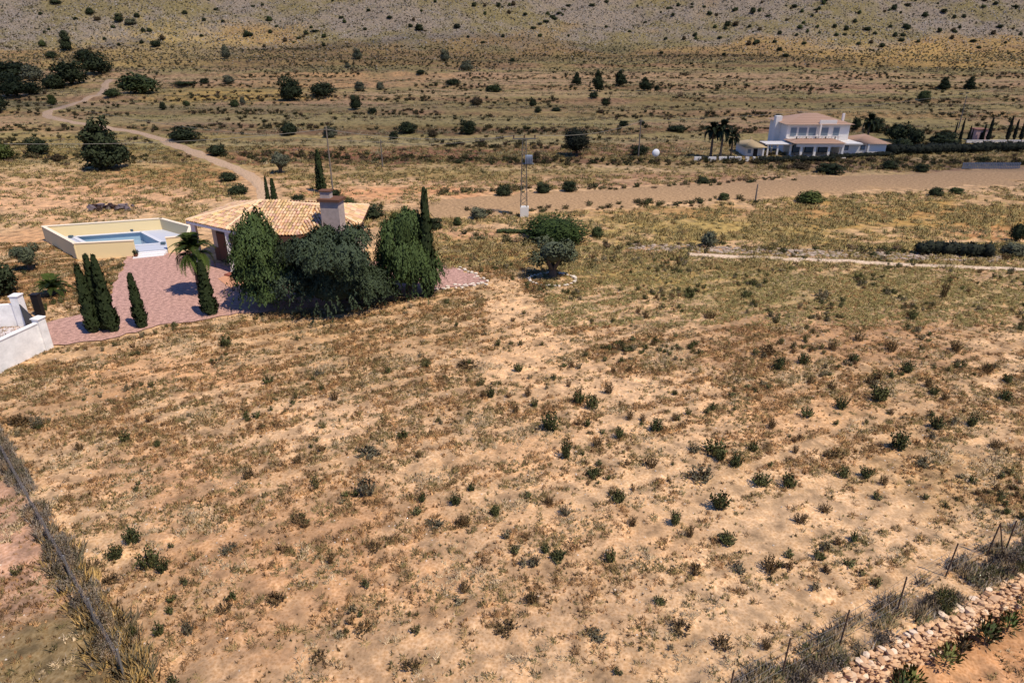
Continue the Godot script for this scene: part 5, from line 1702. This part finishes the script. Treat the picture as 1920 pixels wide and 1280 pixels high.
# ---------------------------------------------------------------- stone wall and fences
func stone_wall() -> void:
	rng.seed = 61
	var a := Vector2(4.2, -10.38)
	var d := Vector2(0.9, -0.436)
	var nrm := Vector2(0.436, 0.9)
	var w := thing("stone_wall", "dry stone retaining wall of pale rough stones in the bottom right corner", "wall", Vector3(7.86, 0, -12.15))
	var mats: Array = []
	for c in [[230, 196, 160], [214, 174, 136], [240, 214, 186], [194, 152, 116], [226, 184, 142]]: mats.append(paint(lin(c[0], c[1], c[2], 0.78), 0.95))
	var n := 0
	var rest: Array = []
	var fill := poly_st()
	var c0 := a + nrm * 0.18
	part("wall_core", bx(17.0, 0.9, 0.3), mats[3], w, Vector3(c0.x + d.x * 8.0, -0.5, c0.y + d.y * 8.0) - w.position, Vector3(0, -d.angle(), 0))
	var s := 3.9
	while s < 13.5:
		for row in 5:
			var q := a + d * (s + rng.randf_range(-0.1, 0.1))
			var y := 0.0
			var size := rng.randf_range(0.13, 0.29)
			if row < 2:
				q += nrm * (0.06 + row * 0.2 + rng.randf_range(-0.05, 0.05))
				y = 0.06 + rng.randf_range(-0.03, 0.06)
			else:
				q += nrm * (0.32 + (row - 2) * 0.045)
				y = -0.12 - (row - 2) * 0.26 + rng.randf_range(-0.05, 0.05)
			if n < 298:
				var o := part("stone", rock_mesh(n % 4), mats[rng.randi() % 5], w, Vector3(q.x, y, q.y) - w.position, Vector3(rng.randf_range(-0.3, 0.3), rng.randf() * TAU, rng.randf_range(-0.3, 0.3)))
				o.scale = Vector3(size * 1.25, size * 0.85, size * 1.0)
				n += 1
		s += 0.2
	var chips := MultiMesh.new()
	chips.transform_format = MultiMesh.TRANSFORM_3D
	chips.mesh = rock_mesh(3)
	chips.instance_count = 900
	for i in 900:
		var t := rng.randf_range(3.0, 15.5)
		var f := rng.randf()
		var q := a + d * t + nrm * (lerpf(0.0, 0.38, f * 2.0) if f < 0.5 else rng.randf_range(0.33, 0.46))
		var y := rng.randf_range(-0.03, 0.07) if f < 0.5 else -rng.randf_range(0.0, 0.85)
		var sz := rng.randf_range(0.06, 0.15)
		chips.set_instance_transform(i, Transform3D(Basis(Vector3.UP, rng.randf() * TAU).scaled(Vector3(sz * 1.3, sz, sz)), Vector3(q.x, y, q.y) - w.position))
	var cm := MultiMeshInstance3D.new()
	cm.name = "small_stones"
	cm.multimesh = chips
	cm.material_override = mats[1]
	cm.set_meta("kind", "stuff")
	w.add_child(cm, true)
	# young plants at the foot of the wall
	var list := ["mid", "lime", "lime", "mid", "agave", "agave", "shrub_b", "brown", "brown"]
	var spots := [Vector4(9.93, -13.04, 0.63, 0.76), Vector4(10.53, -12.77, 0.66, 0.69), Vector4(11.71, -13.57, 0.68, 0.85), Vector4(13.25, -14.38, 0.71, 1.11), Vector4(14.29, -14.73, 0.56, 0.70), Vector4(15.16, -15.12, 0.73, 1.18), Vector4(8.92, -12.54, 0.62, 0.30), Vector4(12.31, -13.80, 0.39, 0.99), Vector4(13.55, -14.27, 0.40, 0.61)]
	var tell := ["dark green young plant against the stone wall, nearest the bottom edge", "low yellowish plant at the bottom edge below the stone wall", "yellow green young plant in the middle of the stone wall foot", "tallest dark green plant against the stone wall", "small mid green plant between two taller ones at the stone wall", "leafy green plant at the stone wall touching the right edge", "dry low plant at the left end of the stone wall", "thin brown dried plant between the yellow green and the tall dark one", "small brown dried plant just right of the tall dark one"]
	for i in spots.size():
		var v: Vector4 = spots[i]
		var t := thing("wall_plant", tell[i], "plant", Vector3(v.x, ground_at(v.x, v.y), v.y))
		# keep the foot on the lower ground in front of the wall
		var sd := wall_side(v.x, v.y)
		if sd < 0.75:
			t.position.x += nrm.x * (0.75 - sd)
			t.position.z += nrm.y * (0.75 - sd)
			t.position.y = ground_at(t.position.x, t.position.z)
		var lv := Leaves.new()
		rng.seed = 300 + i
		for k in 150:
			var dir := ball_dir()
			var f := pow(rng.randf(), 0.5)
			var at := Vector3(dir.x * v.z * 0.4 * f, v.w * (0.45 + 0.45 * dir.y * f), dir.z * v.z * 0.4 * f)
			var along := (dir + Vector3.UP * 1.3 + ball_dir() * 0.4).normalized() * 0.19 * rng.randf_range(0.7, 1.3)
			var out := (dir + Vector3.UP * 0.4).normalized()
			var tone := rng.randf_range(0.7, 1.4)
			lv.leaf(at, along, along.cross(out).normalized() * 0.026, out, Color(tone, tone, tone * 0.9))
		part("foliage", mesh_of(lv.p, lv.n, lv.c), greens[list[i]], t)
		var st := poly_st()
		tube(st, Vector3(0, -0.05, 0), Vector3(0, v.w * 0.7, 0), 0.025, 0.012, 5)
		part("stem", st.commit(), bark, t)

func fences() -> void:
	var rust := paint(lin(96, 78, 66, 0.8), 0.8, 0.2)
	var steel := paint(lin(150, 146, 140, 0.8), 0.5, 0.4)
	var posts := [Vector2(5.20, -11.34), Vector2(6.90, -12.27), Vector2(8.80, -13.21), Vector2(10.94, -14.37), Vector2(13.13, -15.76), Vector2(14.96, -16.68), Vector2(15.59, -16.78), Vector2(17.81, -18.10)]
	var f := thing("wire_fence", "thin rusty post and wire fence along the right side of the field", "fence", p3(posts[1]))
	var tops: Array = []
	rng.seed = 4
	for i in posts.size():
		var q := p3(posts[i]) - f.position
		var lean := Vector3(rng.randf_range(-0.05, 0.05), 0, rng.randf_range(-0.05, 0.05))
		var st := poly_st()
		tube(st, q - Vector3(0, 0.1, 0), q + Vector3(0, 1.3, 0) + lean, 0.024, 0.022, 5)
		part("post", st.commit(), rust, f)
		tops.append([q, q + Vector3(0, 1.3, 0) + lean])
	var brace := poly_st()
	tube(brace, tops[5][0] + Vector3(0.45, 0, 0.1), tops[5][1], 0.02, 0.02, 5)
	part("brace", brace.commit(), rust, f)
	for k in 4:
		var st := poly_st()
		for i in posts.size() - 1:
			var t := 0.2 + 0.24 * k
			tube(st, tops[i][0].lerp(tops[i][1], t), tops[i + 1][0].lerp(tops[i + 1][1], t), 0.004, 0.004, 4)
		part("wire", st.commit(), steel, f)
	# mesh fence on the left
	var n := 9
	var g := thing("mesh_fence", "grey wire mesh fence with short posts along the left side of the field", "fence", p3(FB))
	var dir := (FA - FB)
	var mesh_st := poly_st()
	var net := paint(lin(150, 146, 150, 0.8), 0.6, 0.3)
	for i in n + 1:
		var q := FB + dir * (float(i) / n)
		var p := p3(q) - g.position
		part("post", cyl(0.03, 0.03, 1.15, 7), steel, g, p + Vector3(0, 0.5, 0), Vector3(0, 0, rng.randf_range(-0.06, 0.06)))
	var l := dir.length()
	var u := Vector3(dir.x, 0, dir.y).normalized()
	for k in 5:
		tube(mesh_st, Vector3(0, 0.05 + 0.24 * k, 0), u * l + Vector3(0, 0.05 + 0.24 * k, 0), 0.003, 0.003, 4)
	for i in int(l / 0.26):
		tube(mesh_st, u * (i * 0.26) + Vector3(0, 0.03, 0), u * (i * 0.26 + 0.02) + Vector3(0, 1.03, 0), 0.003, 0.003, 3)
	part("wire_mesh", mesh_st.commit(), net, g).set_meta("kind", "stuff")

# ---------------------------------------------------------------- scattered plants
func field_shrubs() -> void:
	var made := {}
	for k in [["g", 0.6, 0.13, "shrub_g"], ["d", 0.35, 0.13, "shrub_d"], ["y", 0.2, 0.1, "shrub_y"], ["b", 0.5, 0.1, "shrub_b"]]:
		made[k[0]] = []
		for i in 4: made[k[0]].append([shrub_mesh(500 + i + 10 * made.size(), 46, k[1], k[2]), greens[k[3]]])
	for e in shrub_table:
		var label: String = e[5]
		rng.seed = hash(label)
		var v: Array = made[e[0]][rng.randi() % 4]
		var o := part(numbered("field_shrub"), v[0], v[1], self, Vector3(e[1], ground_at(e[1], e[2]) - 0.02, e[2]), Vector3(0, rng.randf() * TAU, 0))
		o.scale = Vector3(e[3], e[4], e[3])
		tag(o, label, "shrub", "shrubs dotted over the dry field")

func hill_bushes() -> void:
	rng.seed = 91
	for v in hill_table:
		var o := part(numbered("hill_bush"), crown_of("leafy", rng.randi() % 4), greens["dark"], self, Vector3(v[0], ground_at(v[0], v[1]) - 0.05, v[1]), Vector3(0, rng.randf() * TAU, 0))
		o.scale = Vector3(v[2], v[3], v[2])
		tag(o, "one of the dark low bushes scattered over the stony hillside", "bush", "bushes scattered over the stony hillside")
	var n := 0
	while n < 190:
		var z := -rng.randf_range(236.0, 302.0)
		var x := rng.randf_range(-0.82, 0.82) * -z
		var q := hill_rise(x, z)
		if q < 2.0 or rng.randf() > 0.35 + 0.5 * broad.get_noise_2d(x * 2.0, z * 2.0) + 0.3 * float(x > 60.0): continue
		var w := rng.randf_range(1.0, 2.3) * (1.3 if rng.randf() < 0.2 else 1.0)
		var o := part(numbered("hill_bush"), crown_of("leafy", n % 4), greens[["dark", "dark", "brown", "mid"][rng.randi() % 4]], self, Vector3(x, ground_at(x, z) - 0.05, z), Vector3(0, rng.randf() * TAU, 0))
		o.scale = Vector3(w, w * rng.randf_range(0.6, 0.95), w)
		tag(o, "one of the dark low bushes scattered over the stony hillside", "bush", "bushes scattered over the stony hillside")
		n += 1

func ground_cover() -> void:
	var gm := leaf_paint(Color.WHITE, 0.0)
	gm.roughness = 0.95
	var yard := PackedVector2Array([Vector2(-26.59, -34.99), Vector2(-25.19, -36.70), Vector2(-24.98, -39.48), Vector2(-28.16, -47.61), Vector2(-31.21, -46.97), Vector2(-39.55, -55.80), Vector2(-31.54, -60.06), Vector2(-23.26, -61.00), Vector2(-13.08, -61.00), Vector2(-3.65, -45.27), Vector2(-1.47, -42.25), Vector2(-4.74, -40.51), Vector2(-8.40, -38.39), Vector2(-12.59, -37.22), Vector2(-15.95, -36.53), Vector2(-19.64, -34.82), Vector2(-21.80, -32.80), Vector2(-24.28, -32.01)])
	var straw := [Color(0.3, 0.19, 0.095), Color(0.17, 0.1, 0.05), Color(0.1, 0.065, 0.035), Color(0.15, 0.115, 0.055), Color(0.08, 0.07, 0.032), Color(0.26, 0.21, 0.14)]
	var tufts: Array = []
	tufts = [tuft_mesh(200, 12, 0.3, 0.7), tuft_mesh(201, 24, 0.75, 1.1), tuft_mesh(202, 10, 0.2, 0.4)]
	var lists := [[], [], []]
	rng.seed = 17
	for i in 460000:      # the near field
		var d := 9.5 + 42.0 * sqrt(rng.randf())
		var x := rng.randf_range(-1.0, 1.0) * (1.05 * d + 7.0)
		var z := -d
		if x < -3.0 and d > 30.0 and Geometry2D.is_point_in_polygon(Vector2(x, z), yard): continue
		var sd := wall_side(x, z)
		if sd > -0.05 and sd < 0.6: continue
		ground_color(x, z)
		var clump := fine.get_noise_2d((x * 0.9 - z * 0.436) * 9.0, (x * 0.436 + z * 0.9) * 34.0) + 0.5 * fine.get_noise_2d(x * 50.0, z * 50.0)
		if rng.randf() > cover_k * clampf(0.85 + clump * 2.6, 0.12, 1.5): continue
		var w := rng.randf_range(0.07, 0.2)
		var c: Color = straw[mini(5, int(absf(fine.get_noise_2d(x * 9.0 + 70.0, z * 9.0)) * 8.0 + rng.randf() * 3.2))]
		if d > 35.0 and x > 2.0 and rng.randf() < 0.7: c = [Color(0.2, 0.175, 0.085), Color(0.13, 0.125, 0.055), Color(0.25, 0.2, 0.11)][i % 3]
		lists[i % 3].append([Vector3(x, ground_at(x, z), z), w, w * rng.randf_range(0.4, 0.95), rng.randf() * TAU, c * rng.randf_range(1.1, 2.3) * Color(1.08, 1.0, 0.92)])
	for i in 3: scatter("dry_grass", tufts[i], gm, lists[i], "short dry grass and weeds over the sandy field")
	var sprigs: Array = []
	var grit: Array = []
	var herb := [Color(0.06, 0.066, 0.026), Color(0.1, 0.085, 0.04), Color(0.085, 0.085, 0.04), Color(0.15, 0.125, 0.08), Color(0.13, 0.08, 0.042)]
	for i in 32000:
		var d := 10.0 + 38.0 * sqrt(rng.randf())
		var x := rng.randf_range(-1.05, 1.05) * (d + 3.0)
		var z := -d
		if wall_side(x, z) > -0.4 or Geometry2D.is_point_in_polygon(Vector2(x, z), yard): continue
		if i % 4 == 0:
			var s := rng.randf_range(0.025, 0.09)
			grit.append([Vector3(x, ground_at(x, z), z), s, s * 0.7, rng.randf() * TAU, Color(0.62, 0.52, 0.42) * rng.randf_range(0.6, 1.1)])
			continue
		ground_color(x, z)
		var k := fine.get_noise_2d(x * 8.0 + 90.0, z * 10.0) * 1.5 + fine.get_noise_2d(x * 30.0, z * 30.0) * 0.9 - 0.3
		if x > 0.0: k += 0.12
		if rng.randf() > k * clampf(cover_k, 0.3, 1.3): continue
		var w := rng.randf_range(0.16, 0.42)
		sprigs.append([Vector3(x, ground_at(x, z) - 0.01, z), w, w * rng.randf_range(0.5, 1.2), rng.randf() * TAU, herb[rng.randi() % 5] * rng.randf_range(1.0, 1.7)])
	scatter("low_scrub", shrub_mesh(870, 22, 0.5, 0.17), gm, sprigs, "small low herbs and scrub sprouting over the field")
	var gr_m := paint(Color.WHITE, 0.95)
	gr_m.vertex_color_use_as_albedo = true
	scatter("pebbles", rock_mesh(0), gr_m, grit, "pale pebbles lying on the dry field")
	# middle distance: thicker yellow grass
	var mid := [[], []]
	var gold := [Color(0.38, 0.29, 0.125), Color(0.31, 0.24, 0.1), Color(0.22, 0.18, 0.08), Color(0.13, 0.115, 0.055), Color(0.28, 0.19, 0.09)]
	for i in 90000:
		var d := 45.0 + 55.0 * rng.randf()
		var x := rng.randf_range(-1.1, 1.1) * d
		var z := -d
		if x < -9.0 and d < 56.0: continue
		ground_color(x, z)
		if rng.randf() > cover_k * (0.6 + 1.6 * fine.get_noise_2d(x * 9.0, z * 12.0)): continue
		if on_strip(x, z): continue
		var w := rng.randf_range(0.2, 0.55)
		mid[i % 2].append([Vector3(x, ground_at(x, z), z), w, w * rng.randf_range(0.35, 0.8), rng.randf() * TAU, gold[rng.randi() % 5]])
	for i in 2: scatter("dry_grass", tufts[i], gm, mid[i], "yellow dry grass on the plain beyond the field")
	# terraces
	var scrub := [[], []]
	var dusk := [Color(0.05, 0.05, 0.022), Color(0.075, 0.06, 0.03), Color(0.1, 0.085, 0.045), Color(0.035, 0.04, 0.02), Color(0.11, 0.075, 0.05)]
	for i in 54000:
		var d := 84.0 + 165.0 * rng.randf()
		var x := rng.randf_range(-1.1, 1.1) * d
		var z := -d
		var w0 := 2.5 * sin(x * 0.031) + 1.2 * sin(x * 0.083 + 1.3)
		var near_edge := 99.0
		for e in EDGES: near_edge = minf(near_edge, absf(d + w0 - e - 0.6))
		var k := 0.07 + (1.7 if near_edge < 1.5 else 0.0)
		if rng.randf() > k * clampf(0.75 + 3.2 * broad.get_noise_2d(x * 3.0, z * 6.0) - cover_far(x, z), 0.0, 1.5): continue
		if on_strip(x, z): continue
		var w := rng.randf_range(0.4, 1.1)
		scrub[i % 2].append([Vector3(x, ground_at(x, z) - 0.05, z), w, w * rng.randf_range(0.4, 0.8), rng.randf() * TAU, dusk[rng.randi() % 5]])
	var pale: Array = []
	for i in 72000:
		var d := 86.0 + 160.0 * pow(rng.randf(), 0.8)
		var x := rng.randf_range(-1.1, 1.1) * d
		var z := -d
		var band := broad.get_noise_2d(x * 1.2 + 400.0, z * 22.0) + 0.6 * broad.get_noise_2d(x * 8.0, z * 40.0)
		if rng.randf() > 0.12 + band * 2.4: continue
		if on_strip(x, z): continue
		var w := rng.randf_range(0.35, 0.9)
		var c := [Color(0.2, 0.18, 0.09), Color(0.3, 0.25, 0.13), Color(0.15, 0.13, 0.075), Color(0.38, 0.31, 0.17), Color(0.2, 0.14, 0.095)][int(absf(broad.get_noise_2d(x * 2.0 - 90.0, z * 26.0)) * 9.0 + rng.randf() * 1.5) % 5] as Color
		pale.append([Vector3(x, ground_at(x, z) - 0.02, z), w, w * rng.randf_range(0.25, 0.55), rng.randf() * TAU, c])
	scatter("dry_grass", tufts[1], gm, pale, "dry grass in bands over the terraces")
	var small: Array = []
	for i in 2: small.append(shrub_mesh(800 + i, 16, 0.2, 0.2))
	for line in [[Vector2(-7.68, -69.96), Vector2(16.46, -72.61)], [Vector2(16.46, -72.61), Vector2(32.47, -77.34)], [Vector2(31.28, -82.54), Vector2(53.52, -84.54)], [Vector2(-32.54, -88.06), Vector2(2.70, -87.71)], [Vector2(-4.80, -54.19), Vector2(1.68, -52.03)], [Vector2(5.74, -50.52), Vector2(37.23, -48.61)], [Vector2(-4.85, -61.00), Vector2(28.52, -67.09)]]:
		var a: Vector2 = line[0]
		var b: Vector2 = line[1]
		for i in int(a.distance_to(b) * 5.0):
			var q := a.lerp(b, rng.randf()) + Vector2(rng.randf_range(-0.5, 0.5), (rng.randf() + rng.randf() - 1.0) * 1.6)
			if rng.randf() > 0.45 + 2.0 * fine.get_noise_2d(q.x * 10.0, q.y * 10.0): continue
			var w := rng.randf_range(0.3, 0.95)
			scrub[i % 2].append([Vector3(q.x, ground_at(q.x, q.y) - 0.04, q.y), w, w * rng.randf_range(0.4, 0.8), rng.randf() * TAU, dusk[rng.randi() % 5] * rng.randf_range(1.0, 1.7)])
	for i in 2: scatter("scrub", small[i], gm, scrub[i], "low scrub along the terrace edges")
	# hillside stones and scrub
	var rocks: Array = []
	var hs: Array = []
	for i in 180000:
		var d := 196.0 + 140.0 * rng.randf()
		var x := rng.randf_range(-1.1, 1.1) * d
		var z := -d
		var q := hill_rise(x, z)
		if q < -60.0 or rng.randf() > 0.08 + smoothstep(-55.0, 15.0, q + 14.0 * broad.get_noise_2d(x * 3.0, z * 3.0)): continue
		var at := Vector3(x, ground_at(x, z), z)
		if rng.randf() < 0.55 * clampf((q + 6.0) / 20.0, 0.1, 1.0):
			var s := rng.randf_range(0.2, 0.75)
			var v := rng.randf_range(0.13, 0.4)
			rocks.append([at, s, s * 0.7, rng.randf() * TAU, Color(v, v * 0.9, v * 0.8)])
		elif rng.randf() < 0.6:
			var s := rng.randf_range(0.28, 0.72)
			if q < 12.0 and rng.randf() < 0.45: continue
			hs.append([at, s, s * 0.65, rng.randf() * TAU, [Color(0.07, 0.075, 0.045), Color(0.1, 0.09, 0.055), Color(0.13, 0.115, 0.08), Color(0.06, 0.06, 0.035), Color(0.12, 0.09, 0.07)][rng.randi() % 5] * rng.randf_range(0.8, 1.6)])
	var rm := paint(Color.WHITE, 0.95)
	rm.vertex_color_use_as_albedo = true
	scatter("hillside_rocks", rock_mesh(1), rm, rocks, "loose grey stones over the hillside")
	scatter("hillside_scrub", small[0], gm, hs, "small dry scrub between the hillside stones")
	# bank stones by the pale track, weeds by the fences
	var bank_list: Array = []
	for i in 900:
		var q := Vector2(8.89, -49.72).lerp(Vector2(35.84, -46.54), rng.randf()) + Vector2(0, rng.randf_range(-1.6, 0.1))
		var s := rng.randf_range(0.12, 0.4)
		bank_list.append([Vector3(q.x, ground_at(q.x, q.y), q.y), s, s * 0.7, rng.randf() * TAU, Color(0.36, 0.28, 0.22) * rng.randf_range(0.7, 1.2)])
	scatter("bank_rubble", rock_mesh(2), rm, bank_list, "loose stones on the bank above the pale track")
	var weeds: Array = []
	var brush: Array = []
	var tan_ := [Color(0.34, 0.22, 0.08), Color(0.4, 0.26, 0.1), Color(0.16, 0.12, 0.07), Color(0.22, 0.16, 0.09), Color(0.1, 0.09, 0.055)]
	var ash := [Color(0.3, 0.26, 0.22), Color(0.2, 0.17, 0.15), Color(0.22, 0.18, 0.13), Color(0.34, 0.26, 0.19), Color(0.13, 0.12, 0.08)]
	var u := (FB - FA).normalized()
	for i in 2400:
		var q := FA.lerp(FB + u * 1.5, rng.randf())
		var t := clampf((q.y - FA.y) / (FB.y - FA.y), 0.0, 1.0)
		var off := (rng.randf() + rng.randf() - 1.0) * lerpf(0.22, 0.7, t * t) + 0.1
		q += u.orthogonal() * off
		var clump := fine.get_noise_2d(q.x * 30.0, q.y * 30.0)
		if rng.randf() > 0.5 + clump * 2.0: continue
		var golden := t > 0.62 and rng.randf() < (t - 0.55) * 2.0
		var h := rng.randf_range(0.12, 0.4) * (1.3 if golden else 0.8)
		var c: Color = tan_[rng.randi() % 5] if golden else ash[rng.randi() % 5]
		weeds.append([Vector3(q.x, ground_at(q.x, q.y), q.y), h * 0.8, h, rng.randf() * TAU, c * rng.randf_range(0.8, 1.2)])
		if i % 7 == 0 and absf(off) < 0.25 and t > 0.2: brush.append([Vector3(q.x, ground_at(q.x, q.y), q.y), 0.5, rng.randf_range(0.3, 0.75), rng.randf() * TAU, ash[rng.randi() % 5]])
	for i in 3600:
		var q := Vector2(5.46, -11.34).lerp(Vector2(17.74, -17.99), rng.randf())
		var off := rng.randf_range(-0.45, 1.0)
		q += Vector2(0.436, 0.9) * off
		if wall_side(q.x, q.y) > -0.02: continue
		var clump := fine.get_noise_2d(q.x * 26.0, q.y * 26.0)
		if rng.randf() > 0.35 + clump * 2.2 + 0.2 * off: continue
		var h := rng.randf_range(0.1, 0.34)
		var c := [Color(0.24, 0.18, 0.13), Color(0.15, 0.13, 0.08), Color(0.3, 0.21, 0.12), Color(0.34, 0.24, 0.13), Color(0.12, 0.12, 0.055), Color(0.26, 0.22, 0.19)][rng.randi() % 6] as Color
		weeds.append([Vector3(q.x, ground_at(q.x, q.y), q.y), h * 0.9, h, rng.randf() * TAU, c])
		if i % 10 == 0 and off > 0.2: brush.append([Vector3(q.x, ground_at(q.x, q.y), q.y), rng.randf_range(0.35, 0.7), rng.randf_range(0.25, 0.6), rng.randf() * TAU, [ash[rng.randi() % 5], Color(0.08, 0.085, 0.035), Color(0.15, 0.12, 0.1)][rng.randi() % 3]])
	var twigs := shrub_mesh(860, 60, 0.2, 0.07)
	scatter("dead_brush", twigs, gm, brush, "grey dead brush tangled along the fences")
	scatter("weeds", tufts[1], gm, weeds, "tall dry weeds along the fences")

func cover_far(x: float, z: float) -> float:
	ground_color(x, z)
	return 0.55 - 0.6 * clampf(cover_k, 0.0, 1.6)

const TRACK := [Vector2(-23.04, -64.06), Vector2(-26.40, -72.13), Vector2(-30.61, -79.21), Vector2(-35.81, -86.01), Vector2(-42.13, -93.20), Vector2(-50.98, -103.16), Vector2(-60.26, -111.45), Vector2(-67.74, -115.23), Vector2(-76.69, -121.52), Vector2(-84.19, -128.91), Vector2(-85.59, -134.97), Vector2(-87.99, -146.16), Vector2(-88.15, -153.65), Vector2(-94.88, -168.39), Vector2(-101.43, -183.29)]
func on_strip(x: float, z: float) -> bool:
	if x < -12.0 and x > -95.0:
		var q := Vector2(x, z)
		for i in TRACK.size() - 1:
			if Geometry2D.get_closest_point_to_segment(q, TRACK[i], TRACK[i + 1]).distance_to(q) < 1.7: return true
	return absf(-z - lerpf(Vector2(2.07, -65.63).y * -1.0, Vector2(50.51, -77.34).y * -1.0, (x - Vector2(2.07, -65.63).x) / (Vector2(50.51, -77.34).x - Vector2(2.07, -65.63).x))) < 4.8 and x > -7.0
